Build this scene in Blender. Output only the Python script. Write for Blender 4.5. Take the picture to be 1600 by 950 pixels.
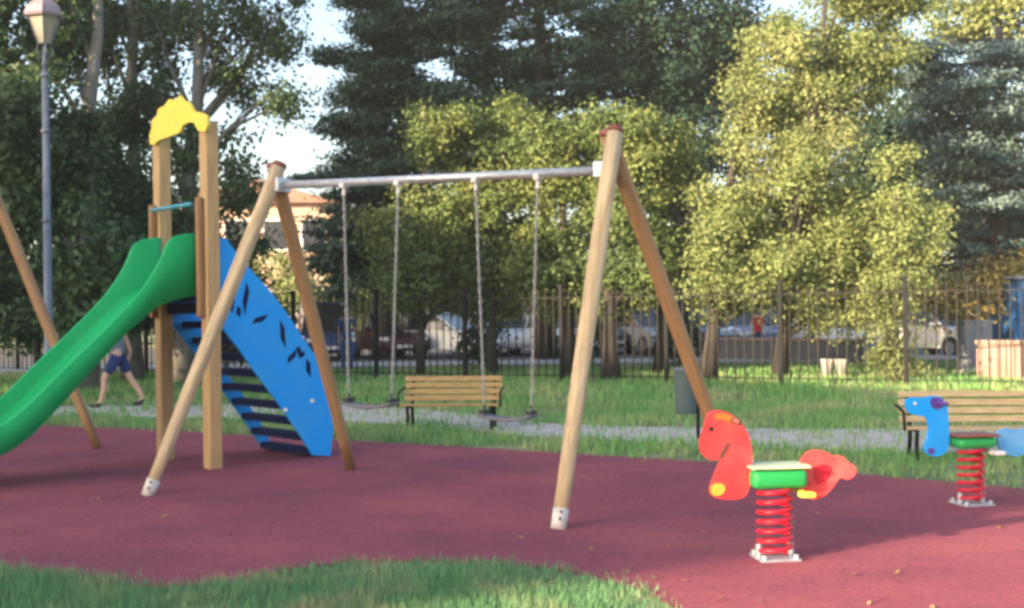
import bpy, bmesh, math, random
import numpy as np
from mathutils import Vector, Matrix, noise as mnoise
for o in list(bpy.data.objects): bpy.data.objects.remove(o)
S = bpy.context.scene; COL = S.collection
rnd = random.Random(7); R = math.radians

# ---------------------------------------------------------------- camera
F = 1900.0; YH = 485.0; ROLL = 0.0135; H = 1.55          # focal length in px of a 1600 px wide frame
cam = bpy.data.cameras.new('camera'); camo = bpy.data.objects.new('camera', cam); COL.objects.link(camo)
c_, s_ = math.cos(ROLL), math.sin(ROLL)
camo.matrix_world = Matrix(((c_, s_, 0, 0), (0, 0, -1, 0), (-s_, c_, 0, H), (0, 0, 0, 1)))
cam.sensor_width = 36; cam.lens = F*36/1600; cam.shift_y = (YH-475)/1600
cam.clip_end = 2000; cam.clip_start = .05
S.camera = camo
HAZE = .0006
# ---------------------------------------------------------------- light
EL = 16.0; LX, LY = 0.81, 0.585                            # the sun shines along (LX, LY)
W = bpy.data.worlds.new('World'); S.world = W; W.use_nodes = True
nt = W.node_tree; bg = nt.nodes['Background']; sky = nt.nodes.new('ShaderNodeTexSky')
sky.sky_type = 'NISHITA'; sky.sun_disc = False; sky.sun_elevation = R(EL); sky.sun_rotation = math.atan2(-LX, -LY)
sky.dust_density = 3.2; sky.air_density = 1.0; sky.ozone_density = 1.0
nt.links.new(sky.outputs[0], bg.inputs[0]); bg.inputs[1].default_value = 0.12
sun = bpy.data.lights.new('sun', 'SUN'); suno = bpy.data.objects.new('sun', sun); COL.objects.link(suno)
sun.energy = 5.0; sun.angle = R(0.6); sun.color = (1.0, .76, .49)
suno.rotation_euler = Vector((LX*math.cos(R(EL)), LY*math.cos(R(EL)), -math.sin(R(EL)))).to_track_quat('-Z', 'Y').to_euler()
S.view_settings.view_transform = 'Standard'; S.view_settings.look = 'None'
S.view_settings.exposure = 2.0; S.view_settings.gamma = 1
S.render.engine = 'CYCLES'; S.cycles.filter_width = 3.2
S.cycles.max_bounces = 5; S.cycles.transparent_max_bounces = 6; S.cycles.use_denoising = True

# ---------------------------------------------------------------- survey helpers: where a sight line meets the world
def ray(u, v):
    a, b = u-800, v-YH
    x = c_*a - s_*b; y = s_*a + c_*b
    return Vector((x/F, 1, -y/F))
def G(u, v, z=0):
    r = ray(u, v); t = (z-H)/r.z; return Vector((r.x*t, t, z))
def at(u, v, D):
    r = ray(u, v); return Vector((r.x*D, D, H+r.z*D))
def onplane(u, v, p, d):                                    # vertical plane through p along horizontal d
    n = Vector((-d.y, d.x, 0)); r = ray(u, v); o = Vector((0, 0, H))
    return o + r*((p-o).dot(n)/r.dot(n))

# ---------------------------------------------------------------- materials
def mat(name, c1, c2=None, scale=8, rough=.7, stretch=(1, 1, 1), bump=0, bscale=None, metal=0, c3=None, lo=.35, hi=.65, spec=.4, detail=4, trans=0, island=0, coat=0):
    m = bpy.data.materials.new(name); m.use_nodes = True; t = m.node_tree; N = t.nodes; L = t.links
    b = N['Principled BSDF']; b.inputs['Roughness'].default_value = rough; b.inputs['Metallic'].default_value = metal
    b.inputs['Specular IOR Level'].default_value = spec
    b.inputs['Coat Weight'].default_value = coat
    b.inputs['Base Color'].default_value = (*c1, 1)
    tc = N.new('ShaderNodeTexCoord'); mp = N.new('ShaderNodeMapping'); mp.inputs['Scale'].default_value = stretch
    L.new(tc.outputs['Object'], mp.inputs[0]); src = None
    if c2:
        nz = N.new('ShaderNodeTexNoise'); nz.inputs['Scale'].default_value = scale; nz.inputs['Detail'].default_value = detail
        nz.inputs['Roughness'].default_value = .6
        L.new(mp.outputs[0], nz.inputs[0]); rp = N.new('ShaderNodeValToRGB'); L.new(nz.outputs[0], rp.inputs[0])
        rp.color_ramp.elements[0].position = lo; rp.color_ramp.elements[0].color = (*c1, 1)
        rp.color_ramp.elements[1].position = hi; rp.color_ramp.elements[1].color = (*c2, 1)
        if c3:
            e = rp.color_ramp.elements.new((lo+hi)/2); e.color = (*c3, 1)
        src = rp.outputs[0]
    if island:
        g = N.new('ShaderNodeNewGeometry'); hs = N.new('ShaderNodeHueSaturation')
        mr = N.new('ShaderNodeMapRange'); mr.inputs[3].default_value = 1-island; mr.inputs[4].default_value = 1+island
        L.new(g.outputs['Random Per Island'], mr.inputs[0]); L.new(mr.outputs[0], hs.inputs['Value'])
        if src: L.new(src, hs.inputs['Color'])
        else: hs.inputs['Color'].default_value = (*c1, 1)
        src = hs.outputs[0]
    if src: L.new(src, b.inputs['Base Color'])
    if bump:
        n2 = N.new('ShaderNodeTexNoise'); n2.inputs['Scale'].default_value = bscale or scale*4; n2.inputs['Detail'].default_value = 3
        L.new(mp.outputs[0], n2.inputs[0]); bp = N.new('ShaderNodeBump'); bp.inputs['Strength'].default_value = bump
        bp.inputs['Distance'].default_value = .02; L.new(n2.outputs[0], bp.inputs['Height']); L.new(bp.outputs[0], b.inputs['Normal'])
    if trans:
        tr = N.new('ShaderNodeBsdfTranslucent'); mx = N.new('ShaderNodeMixShader'); mx.inputs[0].default_value = trans
        if src: L.new(src, tr.inputs[0])
        else: tr.inputs[0].default_value = (*c1, 1)
        L.new(b.outputs[0], mx.inputs[1]); L.new(tr.outputs[0], mx.inputs[2]); L.new(mx.outputs[0], N['Material Output'].inputs[0])
    return m
M = {}
def rubber():
    m = mat('rubber', (.180, .051, .080), (.320, .086, .098), c3=(.250, .066, .090), scale=.7, rough=.95, bump=.35, bscale=120, spec=.15, detail=8, lo=.3, hi=.7)
    t = m.node_tree; N = t.nodes; L = t.links; b = N['Principled BSDF']; old = b.inputs['Base Color'].links[0].from_socket
    v = N.new('ShaderNodeTexNoise'); v.inputs['Scale'].default_value = 55; v.inputs['Detail'].default_value = 2
    rp = N.new('ShaderNodeValToRGB'); rp.color_ramp.elements[0].position = .3; rp.color_ramp.elements[0].color = (.72, .72, .75, 1)
    rp.color_ramp.elements[1].position = .7; rp.color_ramp.elements[1].color = (1.2, 1.2, 1.2, 1)
    tc = N['Texture Coordinate']; L.new(tc.outputs['Object'], v.inputs[0]); L.new(v.outputs[0], rp.inputs[0])
    mx = N.new('ShaderNodeMix'); mx.data_type = 'RGBA'; mx.blend_type = 'MULTIPLY'; mx.inputs[0].default_value = 1
    L.new(old, mx.inputs[6]); L.new(rp.outputs[0], mx.inputs[7]); L.new(mx.outputs[2], b.inputs['Base Color'])
    return m
M['rubber'] = rubber()
M['soil'] = mat('grass_soil', (.11, .18, .075), (.32, .29, .17), scale=.9, rough=1, bump=.6, bscale=30, detail=9, c3=(.12, .16, .065))
M['path'] = mat('path_gravel', (.36, .32, .275), (.50, .46, .42), scale=3.5, rough=.95, bump=.4, bscale=60, detail=12, c3=(.43, .40, .38), lo=.38, hi=.62)
M['road'] = mat('asphalt', (.055, .055, .058), (.075, .075, .075), scale=2, rough=.9, bump=.2, bscale=50)
M['pave'] = mat('pavement', (.36, .35, .34), (.27, .265, .26), scale=3, rough=.9, bump=.2)
M['earth'] = mat('dry_earth', (.36, .27, .17), (.24, .2, .11), scale=2, rough=1, bump=.4)
M['wood'] = mat('pine_timber', (.50, .33, .16), (.30, .20, .12), scale=9, lo=.4, hi=.75, stretch=(3, 3, .25), rough=.6, bump=.25, bscale=20, detail=6, c3=(.44, .28, .13))
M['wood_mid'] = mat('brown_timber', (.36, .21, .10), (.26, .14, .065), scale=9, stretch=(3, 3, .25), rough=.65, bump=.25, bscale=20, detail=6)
M['wood_dark'] = mat('weathered_timber', (.34, .19, .085), (.24, .13, .06), scale=9, stretch=(3, 3, .25), rough=.65, bump=.25, bscale=20, detail=6)
M['wood_pale'] = mat('pale_timber', (.58, .45, .29), (.36, .26, .155), scale=9, stretch=(3, 3, .25), rough=.6, bump=.25, bscale=20, detail=6)  # paler timber tone, used on the front swing legs
M['slat'] = mat('bench_slat', (.42, .25, .095), (.30, .17, .06), scale=6, stretch=(1, 4, 6), rough=.5, bump=.15, c3=(.46, .28, .11))
M['slat_pale'] = mat('pale_bench_slat', (.50, .38, .22), (.38, .27, .14), scale=6, stretch=(1, 4, 6), rough=.55, bump=.15)
M['steel'] = mat('galvanised_steel', (.55, .57, .62), (.40, .43, .50), scale=20, rough=.45, metal=.5)
M['chain'] = mat('chain_steel', (.42, .43, .45), (.30, .31, .33), scale=60, rough=.5, metal=.4)
M['white'] = mat('white_metal', (.75, .73, .76), (.6, .58, .6), scale=14, rough=.5)
M['sleeve'] = mat('worn_foot_sleeve', (.50, .46, .43), (.66, .62, .60), scale=22, rough=.6)
M['dark'] = mat('black_rubber', (.02, .02, .024), (.035, .034, .04), scale=20, rough=.7)
M['green'] = mat('green_plastic', (.003, .33, .10), (.018, .35, .13), scale=2.2, rough=.45, spec=.22, bump=.03, bscale=5, detail=10, lo=.45, hi=.8)
M['blue'] = mat('blue_panel', (.006, .32, .90), (.04, .35, .80), scale=3, rough=.55, spec=.25, detail=10, lo=.45, hi=.8)
M['navy'] = mat('navy_panel', (.003, .009, .055), (.004, .012, .075), scale=4, rough=.8, spec=.15)
M['yellow'] = mat('yellow_panel', (.82, .63, .08), (.66, .50, .10), scale=5, rough=.55, spec=.3, detail=10, lo=.45, hi=.85)
M['red'] = mat('red_panel', (.72, .060, .070), (.74, .14, .13), scale=5, rough=.5, spec=.25, detail=10, lo=.45, hi=.8)
M['redpink'] = mat('spring_paint', (.58, .012, .035), (.45, .01, .03), scale=12, rough=.4)
M['orange'] = mat('orange_paint', (.80, .25, .04), (.72, .2, .03), scale=5, rough=.5)
M['redcap'] = mat('red_plastic_cap', (.27, .085, .065), (.20, .065, .05), scale=8, rough=.5)
M['lgreen'] = mat('green_seat', (.012, .30, .07), (.02, .34, .09), scale=4, rough=.45)
M['cream'] = mat('pale_seat_top', (.55, .62, .45), (.40, .52, .34), scale=14, rough=.6)  # pale green tone for the top board of the red rider's seat
M['teal'] = mat('blue_bar', (.05, .28, .40), (.07, .30, .42), scale=8, rough=.4)
M['purple'] = mat('purple_paint', (.08, .03, .25), (.1, .05, .3), scale=8, rough=.5)
M['lblue'] = mat('light_blue_panel', (.06, .33, .72), (.14, .40, .70), scale=5, rough=.5)
M['iron'] = mat('fence_iron', (.006, .006, .009), (.012, .012, .014), scale=10, rough=.7, spec=.2)
M['iron_bar'] = mat('fence_paint', (.012, .012, .012), (.03, .028, .024), scale=10, rough=.7, spec=.2)  # dark paint of the railing panels, slightly lighter than the posts
M['lamp_iron'] = mat('lamp_paint', (.14, .17, .22), (.10, .12, .17), scale=10, rough=.5)
M['lamp_roof'] = mat('copper_roof', (.34, .26, .28), (.24, .19, .22), scale=5, rough=.35, metal=.3)
M['bark'] = mat('grey_bark', (.12, .11, .10), (.22, .21, .20), scale=5, rough=.95, stretch=(1, 1, .5), bump=.6)
M['bark_dark'] = mat('dark_bark', (.03, .026, .024), (.055, .048, .042), scale=8, rough=.95, stretch=(1, 1, .3), bump=.6)
M['binbody'] = mat('bin_paint', (.065, .095, .11), (.085, .12, .13), scale=6, rough=.5)
M['skin'] = mat('skin', (.50, .30, .21), (.55, .34, .25), scale=6, rough=.55)
M['hair'] = mat('hair', (.03, .02, .014), (.05, .034, .02), scale=30, rough=.7)
M['navycloth'] = mat('navy_cloth', (.012, .028, .11), (.02, .04, .15), scale=20, rough=.9)
M['greycloth'] = mat('grey_cloth', (.12, .15, .20), (.16, .19, .24), scale=20, rough=.9)
M['redcloth'] = mat('red_cloth', (.50, .012, .03), (.42, .01, .025), scale=20, rough=.9)
M['bluecloth'] = mat('blue_cloth', (.04, .11, .26), (.06, .14, .32), scale=20, rough=.9)
M['glass'] = mat('car_glass', (.02, .025, .03), (.03, .035, .04), scale=2, rough=.08, spec=.7)
M['tyre'] = mat('tyre', (.015, .015, .015), (.025, .025, .025), scale=20, rough=.9)
M['rim'] = mat('rim', (.4, .4, .42), (.3, .3, .32), scale=10, rough=.3, metal=.7)
M['headlamp'] = mat('headlamp_glass', (.7, .7, .72), (.6, .6, .62), scale=10, rough=.15)
M['taillamp'] = mat('taillamp_glass', (.4, .01, .01), (.3, .01, .01), scale=10, rough=.2)
M['plaster'] = mat('pink_plaster', (.58, .42, .32), (.50, .35, .26), scale=1.2, rough=.9)
M['plaster2'] = mat('grey_plaster', (.42, .38, .33), (.36, .33, .29), scale=.6, rough=.9)
M['rooftile'] = mat('roof_tile', (.34, .20, .15), (.28, .15, .12), scale=6, rough=.9)
M['window'] = mat('window_glass', (.03, .035, .045), (.05, .055, .065), scale=3, rough=.15)
M['wallpink'] = mat('pinkish_wall', (.34, .23, .20), (.24, .17, .145), scale=3, rough=.9)
M['walldark'] = mat('dark_low_wall', (.12, .11, .11), (.17, .155, .15), scale=3, rough=.9)
M['cabinet'] = mat('cabinet_grey', (.15, .17, .22), (.19, .21, .26), scale=3, rough=.6)
M['kiosk'] = mat('kiosk_blue', (.015, .09, .26), (.02, .12, .34), scale=2, rough=.5)
M['lglass'] = mat('lantern_glass', (.27, .25, .21), (.32, .3, .25), scale=4, rough=.15)

# ---------------------------------------------------------------- mesh helpers
def link(name, me, m, parent=None, label=None):
    o = bpy.data.objects.new(name, me); COL.objects.link(o)
    if m and not me.materials: me.materials.append(m)
    if parent:
        o.parent = parent; o.location = Vector(o.location)-parent.location
    if label: o['label'] = label
    return o
def mesh(name, vs, fs, m, parent=None, smooth=False):
    me = bpy.data.meshes.new(name); off = parent.location if parent else Vector((0, 0, 0))
    me.from_pydata([tuple(v) for v in vs], [], fs); me.update()
    if smooth:
        me.polygons.foreach_set('use_smooth', [True]*len(me.polygons))
    return link(name, me, m, parent)
def frombm(name, bm, m, parent=None, smooth=False, origin=None):
    bmesh.ops.recalc_face_normals(bm, faces=bm.faces)
    me = bpy.data.meshes.new(name)
    if origin is not None: bmesh.ops.translate(bm, verts=bm.verts, vec=-Vector(origin))
    bm.to_mesh(me); bm.free()
    if smooth:
        for p in me.polygons: p.use_smooth = True
    o = link(name, me, m, None)
    if origin is not None: o.location = origin
    if parent: o.parent = parent; o.location = Vector(o.location)-parent.location
    return o
def box(bm, c, s, rot=None, bev=0):
    g = bmesh.ops.create_cube(bm, size=1); vs = g['verts']
    bmesh.ops.scale(bm, vec=s, verts=vs)
    if bev:
        es = list({e for v in vs for e in v.link_edges})
        r = bmesh.ops.bevel(bm, geom=es, offset=bev, segments=2, affect='EDGES', profile=.5)
        vs = list(set(vs) & set(bm.verts)) if False else [v for v in {v for f in r['faces'] for v in f.verts} | {v for v in vs if v.is_valid}]
    if rot is not None: bmesh.ops.rotate(bm, cent=(0, 0, 0), matrix=rot, verts=vs)
    bmesh.ops.translate(bm, verts=vs, vec=c)
def tube(bm, pts, rad, seg=12, caps=True):
    pts = [Vector(p) for p in pts]; n = len(pts); rr = rad if isinstance(rad, (list, tuple)) else [rad]*n
    rings = []; pu = None
    for i, p in enumerate(pts):
        d = (pts[min(i+1, n-1)]-pts[max(i-1, 0)]).normalized()
        if pu is None:
            pu = d.orthogonal().normalized()
        u = (pu-d*pu.dot(d)).normalized(); pu = u; w = d.cross(u)
        rings.append([bm.verts.new(p+(u*math.cos(a)+w*math.sin(a))*rr[i]) for a in [2*math.pi*k/seg for k in range(seg)]])
    for a, b in zip(rings, rings[1:]):
        for k in range(seg): bm.faces.new((a[k], a[(k+1) % seg], b[(k+1) % seg], b[k]))
    if caps: bm.faces.new(rings[0][::-1]); bm.faces.new(rings[-1])
def prism(bm, pts2, fn, thick):
    """outline in (a,z) extruded by thick along the third axis; fn(a,z,t)->world"""
    a = [bm.verts.new(fn(x, z, -thick/2)) for x, z in pts2]; b = [bm.verts.new(fn(x, z, thick/2)) for x, z in pts2]
    fa = bm.faces.new(a); fb = bm.faces.new(b[::-1])
    n = len(a)
    for k in range(n): bm.faces.new((a[k], b[k], b[(k+1) % n], a[(k+1) % n]))
    fa.normal_update(); fb.normal_update(); bmesh.ops.triangulate(bm, faces=[fa, fb])
def smoothloop(pts, it=2):
    for _ in range(it):
        q = []
        for i in range(len(pts)):
            a = pts[i]; b = pts[(i+1) % len(pts)]
            q += [(a[0]*.75+b[0]*.25, a[1]*.75+b[1]*.25), (a[0]*.25+b[0]*.75, a[1]*.25+b[1]*.75)]
        pts = q
    return pts
def timber(name, p, q, rad, m, parent, seg=16, square=False):
    """a round timber from p to q with the grain along its own Z"""
    p = Vector(p); q = Vector(q); L = (q-p).length; bm = bmesh.new()
    if square:
        box(bm, (0, 0, L/2), (rad*2, rad*2, L), bev=.018)
    else:
        n = 8
        tube(bm, [(rnd.uniform(-.002, .002), rnd.uniform(-.002, .002), L*k/n) for k in range(n+1)], [rad*(.80+.2*min(1, k/n*2)) for k in range(n+1)], seg)
    me_o = frombm(name, bm, m, None, smooth=not square)
    me_o.rotation_mode = 'QUATERNION'; me_o.rotation_quaternion = (q-p).to_track_quat('Z', 'Y'); me_o.location = p
    if parent: me_o.parent = parent; me_o.location = p-parent.location
    return me_o
def sub(o, parent_part):                                     # nest a world-placed part under a part
    pw = Matrix.Translation(parent_part.parent.location if parent_part.parent else (0, 0, 0)) @ Matrix.LocRotScale(parent_part.location, parent_part.rotation_quaternion if parent_part.rotation_mode == 'QUATERNION' else parent_part.rotation_euler, parent_part.scale)
    w = Matrix.LocRotScale(o.location, o.rotation_quaternion if o.rotation_mode == 'QUATERNION' else o.rotation_euler, o.scale)
    o.rotation_mode = 'QUATERNION'
    o.parent = parent_part; loc, q, s = (pw.inverted() @ w).decompose(); o.location = loc; o.rotation_quaternion = q; o.scale = s
    return o
def thing(name, loc, label, cat, group=None, rz=0):
    o = bpy.data.objects.new(name, None); COL.objects.link(o); o.location = loc; o.rotation_euler = (0, 0, rz)
    o.empty_display_size = .2
    return tag(o, label, cat, group)
def tag(o, label, cat, group=None):
    o['label'] = label; o['category'] = cat
    if group: o['group'] = group
    return o
def struct(o, kind='structure'):
    o['kind'] = kind; return o
def part(name, bm, m, parent, smooth=False):                 # bm in world coordinates, root only translated
    return frombm(name, bm, m, parent, smooth, origin=parent.location)
def copy_tree(o, parent=None):
    c = o.copy(); COL.objects.link(c); c.parent = parent
    for ch in list(o.children): copy_tree(ch, c)
    return c

# ---------------------------------------------------------------- the ground
def sheet(name, poly, z, m):
    bm = bmesh.new(); f = bm.faces.new([bm.verts.new((p.x, p.y, z)) for p in poly])
    f.normal_update(); bmesh.ops.triangulate(bm, faces=[f])
    o = frombm(name, bm, m)
    if o.data.polygons[0].normal.z < 0: o.data.flip_normals()
    return struct(o)
bm = bmesh.new(); bmesh.ops.create_grid(bm, x_segments=4, y_segments=4, size=300)
struct(frombm('ground', bm, M['soil']))
far_edge = [(-150, 655), (100, 667), (250, 672), (400, 682), (560, 690), (700, 697), (850, 707), (1000, 716), (1100, 722), (1350, 742), (1600, 765), (1750, 780)]
near_edge = [(1060, 955), (1000, 924), (930, 903), (850, 889), (700, 882), (560, 878), (450, 892), (350, 912), (250, 922), (150, 912), (50, 897), (-100, 887)]
rub = [Vector((-12, 15, 0))]+[G(*p) for p in far_edge]+[Vector((7, 9, 0)), Vector((4.2, 6.3, 0)), G(1650, 985), G(1250, 985)]+[G(*p) for p in near_edge]+[Vector((-12, 8, 0))]
sheet('play_surface', rub, .008, M['rubber'])
pn = [(-200, 655), (100, 650), (250, 652), (540, 658), (700, 668), (850, 684), (1000, 690), (1200, 700), (1400, 706), (1750, 714)]
pf = [(1750, 672), (1400, 671), (1200, 669), (1000, 667), (850, 661), (700, 643), (540, 633), (300, 633), (100, 635), (-200, 638)]
pathp = [G(*p) for p in pn]+[G(*p) for p in pf]
sheet('path', pathp, .004, M['path'])
sheet('road', [Vector(p) for p in ((-80, 37, 0), (80, 33, 0), (80, 56, 0), (-80, 60, 0))], .008, M['road'])
# raised pavement with a kerb beyond the fence
bm = bmesh.new()
q = [Vector(p) for p in ((-80, 34.2, 0), (80, 30.2, 0), (80, 33.0, 0), (-80, 37.0, 0))]
prism(bm, [(p.x, p.y) for p in q], lambda a, b, t: Vector((a, b, .06+t)), .12)
struct(frombm('pavement', bm, M['pave']))
sheet('dry_earth', [G(*p) for p in ((1330, 618), (1420, 634), (1750, 640), (1900, 590), (1500, 588), (1380, 598))], .006, M['earth'])

# ---------------------------------------------------------------- fence
FA, FB = Vector((-19, 32.6, 0)), Vector((17, 18.6, 0))
FA, FB = G(40, 584), G(1700, 612)
fd = (FB-FA).normalized(); FA = FA-fd*5; FB = FB+fd*4
flen = (FB-FA).length
fe = thing('iron_fence', FA, 'tall dark iron railing fence running behind the grass and the benches', 'fence')
npan = 15; pl = flen/npan
for i in range(npan+1):
    p = FA+fd*pl*i; bm = bmesh.new()
    box(bm, p+Vector((0, 0, 1.02)), (.08, .08, 2.04), Matrix.Rotation(math.atan2(fd.y, fd.x), 3, 'Z'))
    box(bm, p+Vector((0, 0, 2.06)), (.11, .11, .04), Matrix.Rotation(math.atan2(fd.y, fd.x), 3, 'Z'))
    part('post', bm, M['iron'], fe)
for i in range(npan):
    p = FA+fd*pl*i; bm = bmesh.new(); n = 13; rz = Matrix.Rotation(math.atan2(fd.y, fd.x), 3, 'Z')
    for k in range(1, n):
        box(bm, p+fd*(pl*k/n)+Vector((0, 0, 1.03)), (.021, .021, 1.86), rz)
    for z in (.16, 1.80):
        box(bm, p+fd*pl/2+Vector((0, 0, z)), (pl-.084, .03, .022), rz)
    part('railing_panel', bm, M['iron_bar'], fe)

# ---------------------------------------------------------------- buildings
def building(name, c, w, d, h, rz, m, label, nx, nz, sidewin=True, pitched=False):
    t = thing(name, c, label, 'building', None, rz)
    bm = bmesh.new(); box(bm, (0, 0, h/2), (w, d, h)); o = frombm('wall', bm, m); o.parent = t
    bm = bmesh.new()
    if pitched:
        prism(bm, [(-w/2-.4, h+.003), (w/2+.4, h+.003), (0, h+w*.16)], lambda a, z, y: Vector((a, y, z)), d+.8)
    else:
        box(bm, (0, 0, h+.15), (w+.5, d+.5, .294))
    o = frombm('roof', bm, M['rooftile']); o.parent = t
    for sy in (-1, 1):
        for i in range(nx):
            for k in range(nz):
                x = -w/2+w*(i+.5)/nx; z = h*(k+.55)/nz
                b1 = bmesh.new(); box(b1, (0, 0, 0), (1.3, .12, 1.6)); fr = frombm('window', b1, M['white']); fr.location = (x, sy*(d/2+.03), z); fr.parent = t
                b2 = bmesh.new(); box(b2, (0, 0, 0), (1.08, .1, 1.38)); pn_ = frombm('pane', b2, M['window']); pn_.parent = fr; pn_.location = (0, sy*.02, 0)
    return t
building('building_mass', at(415, 488, 64).xy.to_3d(), 7.5, 8, 7.0, .1, M['plaster'], 'low pinkish house with a tiled roof far behind the gap in the trees', 4, 2, pitched=True)
# unseen house blocks added behind the photographer to shade the playground
LD = Vector((LX, LY, 0)).normalized(); LP = Vector((-LD.y, LD.x, 0))
def shade(q0, q1, s0, h, label):
    c = LD*(s0-6)+LP*((q0+q1)/2); w = q1-q0
    building('building_mass', c, w, 12, h, math.atan2(LP.y, LP.x), M['plaster2'], label, max(2, int(w/3.5)), max(2, int(h/3.2)))
shade(5.3, 21.0, -32, 14.2, 'lower grey block out of view, added to shade the play surface, beside a taller one')
shade(21.3, 26.0, -32, 16.7, 'narrow mid height block out of view, added to shade the lower crowns by the fence')
shade(26.3, 38.5, -32, 32.0, 'tallest grey block out of view, added to shade the dark trees, at the end of the row')

# ---------------------------------------------------------------- trees
def leaf_mesh(name, P, Nn, size, m, parent, aspect=1.5):
    n = len(P); rs = np.random.RandomState(len(P) % 1000)
    Nn = Nn/np.linalg.norm(Nn, axis=1)[:, None]
    t = rs.normal(size=(n, 3)); u = np.cross(Nn, t); u /= np.linalg.norm(u, axis=1)[:, None]; w = np.cross(Nn, u)
    s = size*(.55+.9*rs.rand(n))[:, None]
    V = np.empty((n, 4, 3)); V[:, 0] = P-u*s*.5*aspect; V[:, 1] = P-w*s*.5; V[:, 2] = P+u*s*.5*aspect; V[:, 3] = P+w*s*.5
    V[:, 0] += Nn*s*.12; V[:, 2] += Nn*s*.12
    V -= np.array(parent.location)
    me = bpy.data.meshes.new(name); me.vertices.add(4*n); me.vertices.foreach_set('co', V.astype(np.float32).ravel())
    me.loops.add(4*n); me.loops.foreach_set('vertex_index', np.arange(4*n, dtype=np.int32))
    me.polygons.add(n); me.polygons.foreach_set('loop_start', np.arange(0, 4*n, 4, dtype=np.int32))
    me.update(); me.validate()
    o = bpy.data.objects.new(name, me); COL.objects.link(o); me.materials.append(m); o.parent = parent
    return o
DENS = 5.2
def crown_points(blobs, dens, clump, rs, flat=False, hollow=.5):
    P = []; Nn = []
    for (c, r) in blobs:
        c = np.array(c); r = np.array(r); area = (r[0]*r[2]+r[0]*r[1]+r[1]*r[2])*4
        nc = max(6, int(area*.55/clump**2))
        d = rs.normal(size=(nc, 3)); d /= np.linalg.norm(d, axis=1)[:, None]
        rad = hollow+(1.08-hollow)*rs.rand(nc)**.6
        cc = c+d*r*rad[:, None]
        keep = rs.rand(nc) < .86
        for ci, di in zip(cc[keep], d[keep]):
            nl = int(DENS*dens*clump**2*(.5+rs.rand()))
            cr = clump*(.6+.8*rs.rand())
            q = rs.normal(size=(nl, 3))*.5*cr
            if flat: q[:, 2] *= .28
            else: q[:, 2] *= .75
            P.append(ci+q)
            nn = rs.normal(size=(nl, 3))*.75+di*.7+np.array([0, 0, .45 if not flat else 1.1])+q/cr*.6
            Nn.append(nn)
    return np.concatenate(P), np.concatenate(Nn)
def leafmat(name, a, b, c=None, trans=.3, scale=.5, isl=.28):
    m = mat(name, a, b, scale=scale, rough=.55, trans=trans, island=isl, c3=c, spec=.3, detail=3, lo=.3, hi=.7); return m
L_dark = leafmat('dark_plane_leaf', (.042, .082, .038), (.080, .135, .052))
L_mid = leafmat('mid_green_leaf', (.045, .080, .022), (.085, .115, .030))
L_conif = leafmat('dark_conifer_needles', (.014, .044, .030), (.034, .074, .044), trans=.22)
L_yel = leafmat('yellow_green_leaf', (.24, .29, .11), (.35, .36, .16), c=(.22, .27, .10), trans=.42, isl=.16)
L_tops = leafmat('fresh_green_leaf', (.075, .125, .045), (.27, .29, .085), c=(.13, .18, .055))
L_ceder = leafmat('blue_cedar_needles', (.10, .165, .15), (.18, .24, .22), trans=.25)
L_gold = leafmat('golden_shrub_leaf', (.34, .25, .08), (.22, .20, .06))
L_far = leafmat('far_leaf', (.040, .065, .028), (.065, .09, .035))

def tree(name, u, D, vbase_unused, trunk_r, top_px, blobs, leaf, leafsize, dens, label, cat='tree', group=None, bark='bark', clump=.55, flat=False, seed=1, lean=0, limbs=True, hollow=.5, base_u=None):
    rs = np.random.RandomState(seed); rr = random.Random(seed)
    base = at(u, 490, D); base.z = 0
    t = thing(name, base, label, cat, group)
    top = at(top_px[0], top_px[1], D)
    B = []
    k = D/F
    for (bu, bv, ru, rv, dd) in blobs:
        c = at(bu, bv, D+dd); kk = (D+dd)/F; ry = min(ru*kk*.8, 3.2)
        if c.z-rv*kk*.85 < .05: c.z = .05+rv*kk*.85
        B.append((c, (ru*kk, max(ry, .5), rv*kk)))
    bm = bmesh.new()
    n = 7; pts = []; rad = []
    for i in range(n):
        f = i/(n-1); p = base.lerp(top, f)+Vector((rr.uniform(-1, 1), rr.uniform(-1, 1), 0))*.06*(0 if i == 0 else 1)*max(1, trunk_r*5)
        pts.append(p); rad.append(trunk_r*((1.25 if i == 0 else 1)*(1-f*.72)))
    tube(bm, pts, rad, 10)
    if limbs:
        for (c, r) in B:
            c = Vector(c); ff = min(.96, max(.1, (c.z+(.3 if flat else -.22*c.z-.3))/max(top.z, .1))); j = min(n-2, int(ff*(n-1))); a = pts[j].lerp(pts[j+1], ff*(n-1)-j)
            mid = a.lerp(c, .5)+Vector((rr.uniform(-.2, .2), rr.uniform(-.2, .2), rr.uniform(0, .3)))
            tube(bm, [a, mid, c], [rad[j]*.40, rad[j]*.24, rad[j]*.08], 7)
            for q_ in range(3):
                e = c+Vector((rr.uniform(-1, 1)*r[0], rr.uniform(-1, 1)*r[1], rr.uniform(-.6, 1)*r[2]))*.75
                tube(bm, [mid, mid.lerp(e, .5)+Vector((0, 0, .1)), e], [rad[j]*.18, rad[j]*.11, rad[j]*.04], 5)
    frombm('trunk', bm, M[bark], t, True, origin=base)
    P, Nn = crown_points(B, dens, clump, rs, flat, hollow)
    P[:, 2] = np.maximum(P[:, 2], .03)
    leaf_mesh('crown', P, Nn, leafsize*.56, leaf, t)
    return t
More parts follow.
